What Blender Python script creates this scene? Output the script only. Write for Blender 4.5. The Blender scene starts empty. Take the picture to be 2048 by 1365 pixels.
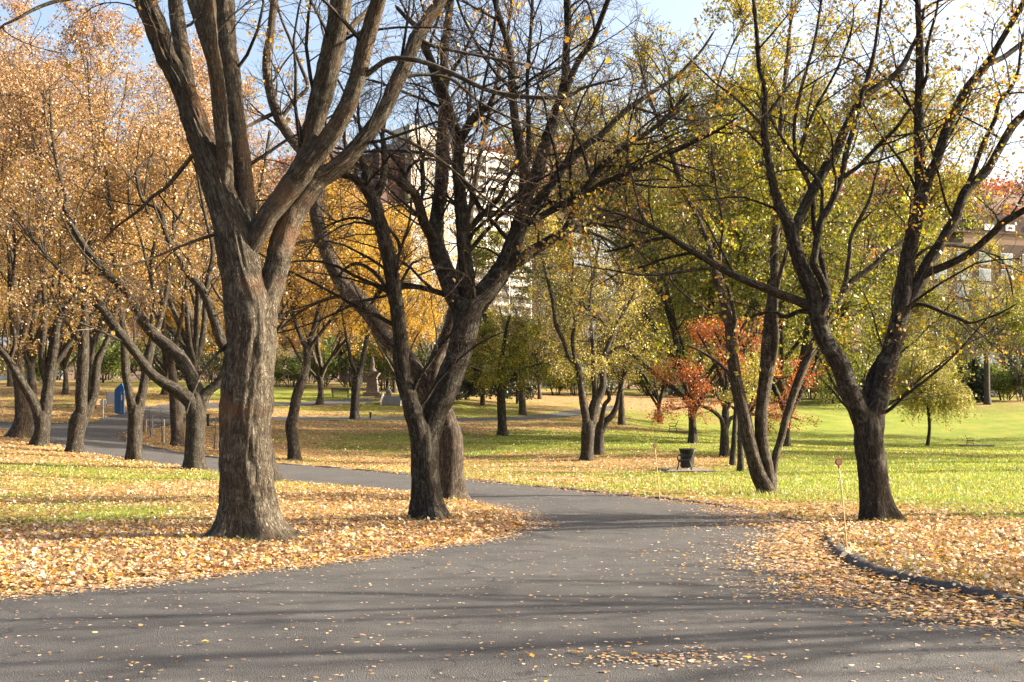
import bpy, bmesh, math
import numpy as np
from mathutils import Vector, Matrix

# ------------------------------------------------------------------ camera, sky, sun, exposure
scene = bpy.context.scene
COL = scene.collection
CAM_H = 1.7            # eye height (m)
F = 2276.0             # focal length in photograph pixels (2048 wide) = 40 mm on 36 mm
YH = 848.0             # row of the eye-level horizon

cam_data = bpy.data.cameras.new("camera")
cam_data.lens = 40.0
cam_data.sensor_width = 36.0
cam_data.shift_y = (YH - 682.5) / 2048.0
cam_data.clip_start = 0.1
cam_data.clip_end = 3000.0
cam = bpy.data.objects.new("camera", cam_data)
cam.location = (0, 0, CAM_H)
cam.rotation_euler = (math.radians(90), 0, 0)
COL.objects.link(cam)
scene.camera = cam

SUN_EL = math.radians(24.0)
SUN_AZ = math.radians(9.0)      # 0 = from the right (+x), positive = from behind the scene (+y)
SUN_DIR = Vector((math.cos(SUN_EL) * math.cos(SUN_AZ), math.cos(SUN_EL) * math.sin(SUN_AZ), math.sin(SUN_EL)))

world = bpy.data.worlds.new("World")
scene.world = world
world.use_nodes = True
wn = world.node_tree
wn.nodes.clear()
w_out = wn.nodes.new("ShaderNodeOutputWorld")
w_bg = wn.nodes.new("ShaderNodeBackground")
w_sky = wn.nodes.new("ShaderNodeTexSky")
w_sky.sky_type = 'NISHITA'
w_sky.sun_disc = False
w_sky.sun_elevation = SUN_EL
w_sky.sun_rotation = math.pi / 2 - SUN_AZ   # clockwise from +y
w_sky.air_density = 1.0
w_sky.dust_density = 6.0
w_sky.ozone_density = 0.5
w_bg.inputs["Strength"].default_value = 0.098
wn.links.new(w_sky.outputs[0], w_bg.inputs["Color"])
wn.links.new(w_bg.outputs[0], w_out.inputs["Surface"])

sun_data = bpy.data.lights.new("sun", 'SUN')
sun_data.energy = 5.0
sun_data.angle = math.radians(0.53)
sun_data.color = (1.0, 0.87, 0.70)
sun = bpy.data.objects.new("sun", sun_data)
sun.rotation_euler = (-SUN_DIR).to_track_quat('-Z', 'Y').to_euler()
sun.location = (30, 10, 30)
COL.objects.link(sun)

vs = scene.view_settings
vs.view_transform = 'Standard'
vs.look = 'None'
vs.gamma = 1.0
vs.use_curve_mapping = False
vs.exposure = 2.1
scene.cycles.max_bounces = 5
scene.cycles.diffuse_bounces = 2
scene.cycles.glossy_bounces = 2
scene.cycles.transmission_bounces = 4
scene.cycles.transparent_max_bounces = 8
scene.cycles.sample_clamp_indirect = 6.0

rng = np.random.default_rng(7)

# ------------------------------------------------------------------ terrain height
def P(px, py, d):
    """world point that the photograph shows at pixel (px, py), at distance d"""
    return np.array([(px - 1024.0) * d / F, d, CAM_H + (YH - py) * d / F])

_ctrl = [tuple(P(*c)) for c in [
    (40, 876, 48), (78, 894, 45), (150, 906, 43), (267, 924, 41), (390, 941, 37), (355, 893, 52), (587, 922, 50),
    (550, 966, 33), (710, 838, 78), (1005, 872, 67), (1045, 831, 92), (1175, 924, 51), (1243, 851, 85),
    (1350, 867, 93), (1376, 946, 44), (1945, 894, 93), (1855, 893, 92), (1975, 810, 125), (2300, 806, 128),
    (1700, 828, 118), (1500, 826, 112), (0, 858, 58), (0, 844, 64), (-300, 850, 60), (0, 800, 82), (0, 780, 95),
    (-400, 790, 90), (250, 841, 66), (250, 800, 84), (250, 775, 100), (450, 836, 75), (600, 875, 62), (600, 838, 78), (600, 808, 92),
    (600, 787, 104), (760, 790, 103), (900, 838, 83), (900, 805, 99), (1000, 838, 86), (1150, 824, 100), (1000, 810, 105),
    (1300, 795, 135), (1400, 800, 130), (1538, 992, 27), (905, 1003, 25), (1720, 900, 70), (2048, 905, 80), (1600, 893, 80), (2300, 900, 85)]]
for xx in (-40, -20, -8, 0, 8, 20, 40):
    for yy in (-30, -8, 2, 10, 18):
        _ctrl.append((xx, yy, 0.0))
_ctrl += [(24, 30, -0.05), (40, 40, -0.15), (14, 26, 0), (10, 34, -0.05), (0, 28, 0), (-12, 26, 0.02), (-20, 30, 0.25), (-34, 34, 0.7), (70, 60, -0.1),
          (-90, 60, 2.4), (-140, 120, 7), (-60, 150, 7.5), (0, 160, 7), (60, 160, 6), (140, 140, 5.5), (160, 60, 1.5), (160, 0, 0.5),
          (-120, 0, 2.5), (-120, -60, 2), (0, -90, 0), (120, -90, 0), (0, 240, 8), (-150, 240, 9), (150, 240, 8), (0, 420, 10), (-200, 420, 10), (200, 420, 10)]
_cp = np.array(_ctrl)
_cs = 1.0 / 40.0

def _tk(r2):
    return 0.5 * r2 * np.log(r2 + 1e-9)

def _tps_fit():
    xy = _cp[:, :2] * _cs
    n = len(xy)
    K = _tk(((xy[:, None] - xy[None]) ** 2).sum(-1)) + np.eye(n) * 2e-3
    A = np.zeros((n + 3, n + 3))
    A[:n, :n] = K
    A[:n, n] = 1
    A[:n, n + 1:] = xy
    A[n, :n] = 1
    A[n + 1:, :n] = xy.T
    b = np.zeros(n + 3)
    b[:n] = _cp[:, 2]
    return np.linalg.solve(A, b)

_tw = _tps_fit()

def hz(x, y):
    """ground height before kerbs and road edges"""
    x = np.asarray(x, float)
    y = np.asarray(y, float)
    sh = np.broadcast(x, y).shape
    q = np.stack([np.broadcast_to(x, sh).ravel(), np.broadcast_to(y, sh).ravel()], -1) * _cs
    n = len(_cp)
    out = np.empty(len(q))
    c = _cp[:, :2] * _cs
    for i in range(0, len(q), 20000):
        s = q[i:i + 20000]
        out[i:i + 20000] = _tk(((s[:, None] - c[None]) ** 2).sum(-1)) @ _tw[:n] + _tw[n] + s @ _tw[n + 1:]
    return out.reshape(sh)

_ds = np.concatenate([np.arange(4, 60, 0.1), np.arange(60, 220, 0.25)])

def G(px, py):
    """ground point seen at pixel (px, py)"""
    x = (px - 1024.0) * _ds / F
    ray = CAM_H + (YH - py) * _ds / F
    dlt = ray - hz(x, _ds)
    k = np.where(dlt < 0)[0]
    k = k[0] if len(k) else len(_ds) - 1
    if k > 0:
        t = dlt[k - 1] / (dlt[k - 1] - dlt[k] + 1e-9)
        d = _ds[k - 1] + t * (_ds[k] - _ds[k - 1])
    else:
        d = _ds[0]
    x = (px - 1024.0) * d / F
    return np.array([x, d, float(hz(x, d))])

# ------------------------------------------------------------------ helpers
def tag(o, label=None, cat=None, group=None, kind=None):
    if label: o["label"] = label
    if cat: o["category"] = cat
    if group: o["group"] = group
    if kind: o["kind"] = kind
    return o

def empty(name, loc, label=None, cat=None, group=None, rz=0.0):
    o = bpy.data.objects.new(name, None)
    o.empty_display_size = 0.2
    o.location = [float(v) for v in loc]
    o.rotation_euler = (0, 0, rz)
    COL.objects.link(o)
    return tag(o, label, cat, group)

def np_mesh(name, V, sizes, idx, smooth=False, attrs=None, cols=None):
    me = bpy.data.meshes.new(name)
    V = np.ascontiguousarray(V, np.float32)
    sizes = np.asarray(sizes, np.int32)
    idx = np.ascontiguousarray(idx, np.int32).ravel()
    me.vertices.add(len(V))
    me.vertices.foreach_set("co", V.ravel())
    me.loops.add(len(idx))
    me.loops.foreach_set("vertex_index", idx)
    me.polygons.add(len(sizes))
    st = np.zeros(len(sizes), np.int32)
    st[1:] = np.cumsum(sizes)[:-1]
    me.polygons.foreach_set("loop_start", st)
    me.polygons.foreach_set("loop_total", sizes)
    if smooth:
        me.polygons.foreach_set("use_smooth", np.ones(len(sizes), bool))
    if attrs is not None:
        a = me.attributes.new("bark", 'FLOAT_VECTOR', 'POINT')
        a.data.foreach_set("vector", np.ascontiguousarray(attrs, np.float32).ravel())
    if cols is not None:
        c = me.attributes.new("Col", 'FLOAT_COLOR', 'POINT')
        cc = np.ones((len(V), 4), np.float32)
        cc[:, :3] = cols
        c.data.foreach_set("color", cc.ravel())
    me.update(calc_edges=True)
    me.validate()
    return me

def link(name, me, mat, parent=None, loc=None):
    o = bpy.data.objects.new(name, me)
    if mat is not None and len(me.materials) == 0:
        me.materials.append(mat)
    COL.objects.link(o)
    if parent is not None:
        o.parent = parent
    if loc is not None:
        o.location = [float(v) for v in loc]
    return o

class MB:
    """collects boxes, prisms and tubes into one mesh"""
    def __init__(s):
        s.v = []; s.f = []
    def _add(s, v, f):
        k = len(s.v)
        s.v += [tuple(float(c) for c in p) for p in v]
        s.f += [tuple(i + k for i in q) for q in f]
        return s
    def box(s, x0, x1, y0, y1, z0, z1):
        return s._add([(x0, y0, z0), (x1, y0, z0), (x1, y1, z0), (x0, y1, z0), (x0, y0, z1), (x1, y0, z1), (x1, y1, z1), (x0, y1, z1)],
                      [(0, 3, 2, 1), (4, 5, 6, 7), (0, 1, 5, 4), (1, 2, 6, 5), (2, 3, 7, 6), (3, 0, 4, 7)])
    def prism(s, poly, y0, y1):
        """outline in x,z extruded along y"""
        n = len(poly)
        v = [(p[0], y0, p[1]) for p in poly] + [(p[0], y1, p[1]) for p in poly]
        return s._add(v, [tuple(range(n)), tuple(range(2 * n - 1, n - 1, -1))] + [(i, i + n, (i + 1) % n + n, (i + 1) % n) for i in range(n)])
    def lathe(s, prof, cx=0, cy=0, n=20):
        v = []
        for r, z in prof:
            v += [(cx + r * math.cos(2 * math.pi * i / n), cy + r * math.sin(2 * math.pi * i / n), z) for i in range(n)]
        f = [(j * n + i, j * n + (i + 1) % n, (j + 1) * n + (i + 1) % n, (j + 1) * n + i) for j in range(len(prof) - 1) for i in range(n)]
        f += [tuple(range(n - 1, -1, -1)), tuple(range((len(prof) - 1) * n, len(prof) * n))]
        return s._add(v, f)
    def tube(s, pts, r, n=8):
        pts = [np.array(p, float) for p in pts]
        v = []; f = []
        rr = r if hasattr(r, '__len__') else [r] * len(pts)
        for i, p in enumerate(pts):
            t = pts[min(i + 1, len(pts) - 1)] - pts[max(i - 1, 0)]
            t /= np.linalg.norm(t) + 1e-9
            ref = np.array([0, 0, 1.0]) if abs(t[2]) < 0.9 else np.array([1.0, 0, 0])
            u = np.cross(t, ref); u /= np.linalg.norm(u); w = np.cross(t, u)
            v += [p + rr[i] * (math.cos(2 * math.pi * k / n) * u + math.sin(2 * math.pi * k / n) * w) for k in range(n)]
        for j in range(len(pts) - 1):
            f += [(j * n + k, j * n + (k + 1) % n, (j + 1) * n + (k + 1) % n, (j + 1) * n + k) for k in range(n)]
        f += [tuple(range(n - 1, -1, -1)), tuple(range((len(pts) - 1) * n, len(pts) * n))]
        return s._add(v, f)
    def build(s, name, mat, parent=None, bevel=0.0, smooth=False, loc=None):
        me = bpy.data.meshes.new(name)
        me.from_pydata(s.v, [], s.f)
        bm = bmesh.new(); bm.from_mesh(me)
        bmesh.ops.recalc_face_normals(bm, faces=bm.faces)
        if bevel:
            bmesh.ops.bevel(bm, geom=[e for e in bm.edges], offset=bevel, segments=1, affect='EDGES', clamp_overlap=True)
        bm.to_mesh(me); bm.free()
        if smooth:
            for p in me.polygons: p.use_smooth = True
        return link(name, me, mat, parent, loc)

# value noise in numpy
def _hash(ix, iy, iz):
    h = (ix.astype(np.int64) * 374761393 + iy.astype(np.int64) * 668265263 + iz.astype(np.int64) * 2147483647) & 0xffffffff
    h = ((h ^ (h >> 13)) * 1274126177) & 0xffffffff
    h = (h ^ (h >> 16)) & 0xffff
    return h / 65535.0

def vnoise(p):
    p = np.asarray(p, float)
    i = np.floor(p)
    f = p - i
    f = f * f * (3 - 2 * f)
    i = i.astype(np.int64)
    o = 0
    for dx in (0, 1):
        wx = f[..., 0] if dx else 1 - f[..., 0]
        for dy in (0, 1):
            wy = f[..., 1] if dy else 1 - f[..., 1]
            for dz in (0, 1):
                wz = f[..., 2] if dz else 1 - f[..., 2]
                o = o + wx * wy * wz * _hash(i[..., 0] + dx, i[..., 1] + dy, i[..., 2] + dz)
    return o

def fbm(p, n=3):
    a = 0; w = 1; t = 0
    for k in range(n):
        a = a + w * vnoise(np.asarray(p) * 2 ** k + 17.3 * k); t += w; w *= 0.5
    return a / t

def worley(p):
    """cell-edge distance (F2-F1) of jittered cells, for bark plates"""
    i = np.floor(p).astype(np.int64)
    f1 = np.full(p.shape[:-1], 9.0); f2 = f1.copy()
    for dx in (-1, 0, 1):
        for dy in (-1, 0, 1):
            for dz in (-1, 0, 1):
                c = i + np.array([dx, dy, dz])
                j = np.stack([_hash(c[..., 0] + 11 * k, c[..., 1] + 7 * k, c[..., 2] - 5 * k) for k in (1, 2, 3)], -1)
                d = np.sqrt((((c + j) - p) ** 2).sum(-1))
                f2 = np.where(d < f1, f1, np.minimum(f2, d)); f1 = np.minimum(f1, d)
    return f2 - f1

# ------------------------------------------------------------------ materials
def new_mat(name):
    m = bpy.data.materials.new(name)
    m.use_nodes = True
    nt = m.node_tree
    nt.nodes.clear()
    out = nt.nodes.new("ShaderNodeOutputMaterial")
    return m, nt, out

def nd(nt, typ, **kw):
    n = nt.nodes.new(typ)
    for k, v in kw.items():
        if k in n.inputs: n.inputs[k].default_value = v
        else: setattr(n, k, v)
    return n

def ramp(nt, fac, stops, interp='LINEAR'):
    r = nt.nodes.new("ShaderNodeValToRGB")
    r.color_ramp.interpolation = interp
    el = r.color_ramp.elements
    while len(el) < len(stops): el.new(0.5)
    for e, (p, c) in zip(el, stops):
        e.position = p
        e.color = (c, c, c, 1) if not hasattr(c, '__len__') else (*c, 1)
    nt.links.new(fac, r.inputs[0])
    return r.outputs[0]

def mixc(nt, fac, a, b, mode='MIX'):
    m = nt.nodes.new("ShaderNodeMix")
    m.data_type = 'RGBA'; m.blend_type = mode
    for sock, v in ((m.inputs[0], fac), (m.inputs[6], a), (m.inputs[7], b)):
        if hasattr(v, 'default_value') or hasattr(v, 'links'): nt.links.new(v, sock)
        elif hasattr(v, '__len__'): sock.default_value = (*v, 1)
        else: sock.default_value = v
    return m.outputs[2]

def mathn(nt, op, a, b=0.0):
    m = nt.nodes.new("ShaderNodeMath"); m.operation = op
    for sock, v in ((m.inputs[0], a), (m.inputs[1], b)):
        if hasattr(v, 'links'): nt.links.new(v, sock)
        else: sock.default_value = v
    return m.outputs[0]

def simple_mat(name, col, rough=0.6, metallic=0.0, var=0.15, scale=6.0, bump=0.0, spec=0.4):
    m, nt, out = new_mat(name)
    b = nd(nt, "ShaderNodeBsdfPrincipled", Roughness=rough, Metallic=metallic)
    b.inputs["Specular IOR Level"].default_value = spec
    tc = nd(nt, "ShaderNodeTexCoord")
    n = nd(nt, "ShaderNodeTexNoise", Scale=scale, Detail=6.0, Roughness=0.65)
    nt.links.new(tc.outputs["Object"], n.inputs["Vector"])
    c = ramp(nt, n.outputs[0], [(0.3, tuple(v * (1 - var) for v in col)), (0.7, tuple(min(1, v * (1 + var)) for v in col))])
    nt.links.new(c, b.inputs["Base Color"])
    if bump:
        bp = nd(nt, "ShaderNodeBump", Strength=bump, Distance=0.02)
        nt.links.new(n.outputs[0], bp.inputs["Height"])
        nt.links.new(bp.outputs[0], b.inputs["Normal"])
    nt.links.new(b.outputs[0], out.inputs[0])
    return m

def bark_mat(name, dark, mid, light, lichen=(0.34, 0.36, 0.27), lich_amt=0.5, scale=1.0, bump=0.6, red=None):
    m, nt, out = new_mat(name)
    b = nd(nt, "ShaderNodeBsdfPrincipled", Roughness=0.9)
    b.inputs["Specular IOR Level"].default_value = 0.15
    at = nd(nt, "ShaderNodeAttribute", attribute_name="bark")
    def furrow(k, sx, sz, det, dist):
        mp = nd(nt, "ShaderNodeMapping")
        mp.inputs["Scale"].default_value = (sx * scale, sx * scale, sz * scale)
        nt.links.new(at.outputs["Vector"], mp.inputs[0])
        n = nd(nt, "ShaderNodeTexNoise", Scale=1.0, Detail=det, Roughness=0.62, Distortion=dist)
        nt.links.new(mp.outputs[0], n.inputs["Vector"])
        return mathn(nt, 'MULTIPLY', mathn(nt, 'ABSOLUTE', mathn(nt, 'SUBTRACT', n.outputs[0], 0.5)), 2.0), n.outputs[0]
    r1, _ = furrow(0, 27, 3.0, 4.0, 0.6)
    r2, f2 = furrow(1, 70, 12.0, 6.0, 0.8)
    mv = nd(nt, "ShaderNodeMapping"); mv.inputs["Scale"].default_value = (24 * scale, 24 * scale, 7.0 * scale)
    va = nt.nodes.new("ShaderNodeVectorMath"); va.operation = 'MULTIPLY_ADD'
    nn = nd(nt, "ShaderNodeTexNoise", Scale=9.0 * scale, Detail=3.0)
    nt.links.new(at.outputs["Vector"], nn.inputs["Vector"])
    nt.links.new(at.outputs["Vector"], mv.inputs[0])
    nt.links.new(nn.outputs["Color"], va.inputs[0]); va.inputs[1].default_value = (1.3, 1.3, 2.2); nt.links.new(mv.outputs[0], va.inputs[2])
    vo = nd(nt, "ShaderNodeTexVoronoi", Scale=1.0); vo.feature = 'DISTANCE_TO_EDGE'
    nt.links.new(va.outputs[0], vo.inputs["Vector"])
    plate = ramp(nt, vo.outputs["Distance"], [(0.0, 0.25), (0.07, 0.8), (0.3, 1.0)])
    deep = ramp(nt, r1, [(0.0, 0.0), (0.10, 0.55), (0.26, 1.0)])
    fine = ramp(nt, r2, [(0.0, 0.35), (0.22, 1.0)])
    h = mathn(nt, 'MULTIPLY', mathn(nt, 'MULTIPLY', mathn(nt, 'MULTIPLY', deep, fine), plate), mathn(nt, 'ADD', mathn(nt, 'MULTIPLY', f2, 0.8), 0.5))
    col = ramp(nt, h, [(0.03, dark), (0.40, mid), (0.95, light)])
    if red is not None:
        nr = nd(nt, "ShaderNodeTexNoise", Scale=1.6, Detail=3.0)
        nt.links.new(at.outputs["Vector"], nr.inputs["Vector"])
        col = mixc(nt, mathn(nt, 'MULTIPLY', ramp(nt, nr.outputs[0], [(0.52, 0.0), (0.68, 1.0)]), 0.75), col, red, 'MIX')
    nl = nd(nt, "ShaderNodeTexNoise", Scale=7.0, Detail=8.0, Roughness=0.75)
    nt.links.new(at.outputs["Vector"], nl.inputs["Vector"])
    col = mixc(nt, mathn(nt, 'MULTIPLY', ramp(nt, nl.outputs[0], [(0.54, 0.0), (0.66, 1.0)]), lich_amt), col, lichen)
    nt.links.new(col, b.inputs["Base Color"])
    bp = nd(nt, "ShaderNodeBump", Strength=bump, Distance=0.045)
    nt.links.new(h, bp.inputs["Height"])
    nt.links.new(bp.outputs[0], b.inputs["Normal"])
    nt.links.new(b.outputs[0], out.inputs[0])
    return m

def leaf_mat(name, trans=0.5, sat=1.15):
    m, nt, out = new_mat(name)
    at = nd(nt, "ShaderNodeAttribute", attribute_name="Col")
    d = nd(nt, "ShaderNodeBsdfDiffuse")
    t = nd(nt, "ShaderNodeBsdfTranslucent")
    hs = nd(nt, "ShaderNodeHueSaturation", Saturation=sat, Value=1.0)
    nt.links.new(at.outputs["Color"], d.inputs[0])
    nt.links.new(at.outputs["Color"], hs.inputs["Color"])
    nt.links.new(hs.outputs[0], t.inputs[0])
    mx = nd(nt, "ShaderNodeMixShader"); mx.inputs[0].default_value = trans
    nt.links.new(d.outputs[0], mx.inputs[1]); nt.links.new(t.outputs[0], mx.inputs[2])
    g = nd(nt, "ShaderNodeBsdfGlossy", Roughness=0.45)
    g.inputs[0].default_value = (1, 1, 1, 1)
    mg = nd(nt, "ShaderNodeMixShader"); mg.inputs[0].default_value = 0.04
    nt.links.new(mx.outputs[0], mg.inputs[1]); nt.links.new(g.outputs[0], mg.inputs[2])
    nt.links.new(mg.outputs[0], out.inputs[0])
    return m

M_BARK_BIG = bark_mat("bark_old_maple", (0.035, 0.027, 0.019), (0.155, 0.128, 0.092), (0.33, 0.295, 0.225), lich_amt=0.3, red=(0.17, 0.095, 0.055), bump=1.0)
M_BARK = bark_mat("bark_maple", (0.016, 0.013, 0.010), (0.082, 0.069, 0.053), (0.19, 0.165, 0.13), lichen=(0.24, 0.25, 0.20), lich_amt=0.4, bump=0.9)
M_BARK_BROWN = bark_mat("bark_brown", (0.02, 0.015, 0.011), (0.095, 0.073, 0.055), (0.19, 0.155, 0.12), lich_amt=0.25)
M_BARK_FAR = bark_mat("bark_far", (0.03, 0.024, 0.018), (0.10, 0.085, 0.065), (0.19, 0.165, 0.13), lich_amt=0.3, scale=0.6)
M_TWIG = bark_mat("bark_twig", (0.05, 0.036, 0.028), (0.11, 0.085, 0.066), (0.20, 0.165, 0.135), lich_amt=0.2, bump=0.0)
M_TWIG_PALE = bark_mat("bark_twig_pale", (0.09, 0.07, 0.06), (0.17, 0.14, 0.12), (0.28, 0.24, 0.21), lich_amt=0.2, bump=0.0)
M_LEAF = leaf_mat("leaf", 0.42)
M_LITTER = leaf_mat("leaf_fallen", 0.22, 1.05)
M_GRASS_BLADE = leaf_mat("grass_blade", 0.5, 1.1)

# ------------------------------------------------------------------ tubes (batched)
def tubes(Pts, R, S, v0=None, ref=None):
    """Pts (T,K,3), R (T,K) -> verts, quads, bark coordinates"""
    T, K, _ = Pts.shape
    tan = np.gradient(Pts, axis=1)
    tan /= np.linalg.norm(tan, axis=-1, keepdims=True) + 1e-9
    if ref is None:
        mt = tan.mean(1)
        ref = np.zeros((T, 3))
        ref[np.arange(T), np.argmin(np.abs(mt), axis=1)] = 1
    u = np.cross(tan, ref[:, None, :])
    u /= np.linalg.norm(u, axis=-1, keepdims=True) + 1e-9
    w = np.cross(tan, u)
    th = 2 * np.pi * np.arange(S) / S
    c, s = np.cos(th), np.sin(th)
    rad = u[:, :, None, :] * c[None, None, :, None] + w[:, :, None, :] * s[None, None, :, None]
    V = Pts[:, :, None, :] + R[:, :, None, None] * rad
    L = np.concatenate([np.zeros((T, 1)), np.cumsum(np.linalg.norm(np.diff(Pts, axis=1), axis=-1), axis=1)], 1)
    if v0 is None: v0 = np.arange(T) * 0.73
    rb = np.maximum(R, 0.02).mean(1)[:, None, None] * np.ones((1, K, S))
    B = np.stack([rb * c[None, None], rb * s[None, None], (L + v0[:, None])[:, :, None] * np.ones((1, 1, S))], -1)
    k = np.arange(T * K * S).reshape(T, K, S)
    a = k[:, :-1]; b = k[:, 1:]
    Q = np.stack([a, np.roll(a, -1, 2), np.roll(b, -1, 2), b], -1).reshape(-1, 4)
    return V, Q, B, rad

def tube_mesh(name, levels, origin):
    Vs, Qs, Bs = [], [], []
    off = 0
    for Pts, R, S in levels:
        if len(Pts) == 0: continue
        V, Q, B, _ = tubes(Pts, R, S)
        Vs.append(V.reshape(-1, 3)); Qs.append(Q + off); Bs.append(B.reshape(-1, 3)); off += V.size // 3
    V = np.concatenate(Vs) - origin
    Q = np.concatenate(Qs)
    return np_mesh(name, V, np.full(len(Q), 4), Q, True, np.concatenate(Bs))

def catmull(pts, n):
    """resample a polyline (M,D) to n points by arc length along a Catmull-Rom spline"""
    p = np.asarray(pts, float)
    if len(p) == 2:
        t = np.linspace(0, 1, n)[:, None]
        return p[0] * (1 - t) + p[1] * t
    q = np.vstack([2 * p[0] - p[1], p, 2 * p[-1] - p[-2]])
    out = []
    for i in range(len(p) - 1):
        a, b, c, d = q[i:i + 4]
        t = np.linspace(0, 1, 12, endpoint=False)[:, None]
        out.append(0.5 * (2 * b + (c - a) * t + (2 * a - 5 * b + 4 * c - d) * t ** 2 + (3 * b - a - 3 * c + d) * t ** 3))
    out.append(p[-1:])
    o = np.vstack(out)
    s = np.concatenate([[0], np.cumsum(np.linalg.norm(np.diff(o[:, :3], axis=0), axis=1))])
    t = np.linspace(0, s[-1], n)
    return np.stack([np.interp(t, s, o[:, k]) for k in range(o.shape[1])], 1)

def unit(v):
    return v / (np.linalg.norm(v, axis=-1, keepdims=True) + 1e-9)

def spawn(Pp, Rp, n_each, trange, length, ang, K, up=0.1, wig=0.18, rs=0.55, rmin=0.0018, taper=0.3, seed=0, flat=0.0, rlen=0.0125):
    """children of parent tubes; n_each int array per parent"""
    r = np.random.default_rng(seed)
    T, K0, _ = Pp.shape
    par = np.repeat(np.arange(T), n_each)
    N = len(par)
    if N == 0: return np.zeros((0, K, 3)), np.zeros((0, K))
    t = trange[0] + (trange[1] - trange[0]) * r.random(N) ** 0.85
    x = t * (K0 - 1)
    i = np.minimum(x.astype(int), K0 - 2); f = (x - i)[:, None]
    pos = Pp[par, i] * (1 - f) + Pp[par, i + 1] * f
    tan = unit(Pp[par, i + 1] - Pp[par, i])
    rad = Rp[par, i] * (1 - f[:, 0]) + Rp[par, i + 1] * f[:, 0]
    rnd = r.normal(size=(N, 3))
    rnd[:, 2] *= (1 - flat)
    perp = unit(rnd - (rnd * tan).sum(1, keepdims=True) * tan)
    a = np.radians(ang[0] + (ang[1] - ang[0]) * r.random(N))[:, None]
    d = unit(np.cos(a) * tan + np.sin(a) * perp)
    d[:, 2] += up
    d = unit(d)
    L = (length[0] + (length[1] - length[0]) * r.random(N)) * (1.0 - 0.45 * t)
    out = np.empty((N, K, 3)); out[:, 0] = pos
    step = (L / (K - 1))[:, None]
    curl = r.normal(size=(N, 3)) * wig
    for k in range(1, K):
        d = unit(d + curl * 0.55 + r.normal(size=(N, 3)) * wig * 0.75 + np.array([0, 0, up * 0.35]))
        out[:, k] = out[:, k - 1] + d * step
    r0 = np.maximum(np.minimum(rad * rs, L * rlen + 0.001), rmin)
    R = r0[:, None] * np.linspace(1, taper, K)[None]
    return out, np.maximum(R, rmin * 0.6)

# ------------------------------------------------------------------ leaves
_maple = np.array([(0, 0), (0.16, 0.10), (0.50, 0.12), (0.30, 0.36), (0.46, 0.62), (0.17, 0.58), (0, 1.0), (-0.17, 0.58), (-0.46, 0.62), (-0.30, 0.36), (-0.50, 0.12), (-0.16, 0.10)])
_maple8 = np.array([(0, 0), (0.46, 0.10), (0.27, 0.38), (0.42, 0.70), (0, 1.0), (-0.42, 0.66), (-0.27, 0.38), (-0.46, 0.14)])
_crumple = np.array([(0, 0), (0.36, 0.18), (0.44, 0.62), (0.05, 1.0), (-0.42, 0.70), (-0.34, 0.2)])
_rhomb = np.array([(0, 0), (0.34, 0.45), (0, 1.0), (-0.34, 0.45)])

def leaf_geo(pos, size, col, shape, seed, droop=0.5, flat=0.0, curl=0.25):
    r = np.random.default_rng(seed)
    N = len(pos)
    o = dict(maple=_maple8, crumple=_crumple, rhomb=_rhomb)[shape]
    M = len(o)
    if np.any(np.asarray(flat) > 0):
        nrm = r.normal(size=(N, 3)) * (1 - flat); nrm[:, 2] = np.abs(nrm[:, 2]) + np.ravel(flat) * 1.3
        nrm = unit(nrm)
        ax = r.normal(size=(N, 3))
    else:
        ax = r.normal(size=(N, 3)); ax[:, 2] -= droop
        nrm = r.normal(size=(N, 3)); nrm[:, 2] += 0.4
    ax = unit(ax - (ax * nrm).sum(1, keepdims=True) * nrm / ((nrm * nrm).sum(1, keepdims=True)))
    nrm = unit(nrm)
    sd = np.cross(nrm, ax)
    sz = size[:, None, None]
    cu = curl * (r.random(N) * 1.4 - 0.2)[:, None, None]
    ox = np.repeat(o[None], N, 0) + (r.normal(size=(N, M, 2)) * 0.11 if shape == 'crumple' else 0)
    V = pos[:, None] + sz * (ox[:, :, 0:1] * sd[:, None] * 0.95 + (ox[:, :, 1:2]) * ax[:, None] + cu * (np.abs(o[None, :, 0:1]) * 1.6 + (o[None, :, 1:2] - 0.5) ** 2 * 0.8) * nrm[:, None])
    idx = np.arange(N * M).reshape(N, M)
    C = np.repeat(col, M, 0)
    return V.reshape(-1, 3), np.full(N, M), idx, C

def pal(n, colors, weights, r, jit=0.16):
    c = np.array(colors)[r.choice(len(colors), n, p=np.array(weights) / sum(weights))]
    c = c * (1 + r.normal(size=(n, 1)) * jit) * (1 + r.normal(size=(n, 3)) * 0.05)
    return np.clip(c, 0.004, 0.9)

def on_twigs(Pt, n, r, jit=0.03, tmin=0.25):
    T, K, _ = Pt.shape
    par = r.integers(0, T, n)
    x = (tmin + (1 - tmin) * r.random(n)) * (K - 1)
    i = np.minimum(x.astype(int), K - 2); f = (x - i)[:, None]
    return Pt[par, i] * (1 - f) + Pt[par, i + 1] * f + r.normal(size=(n, 3)) * jit

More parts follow.
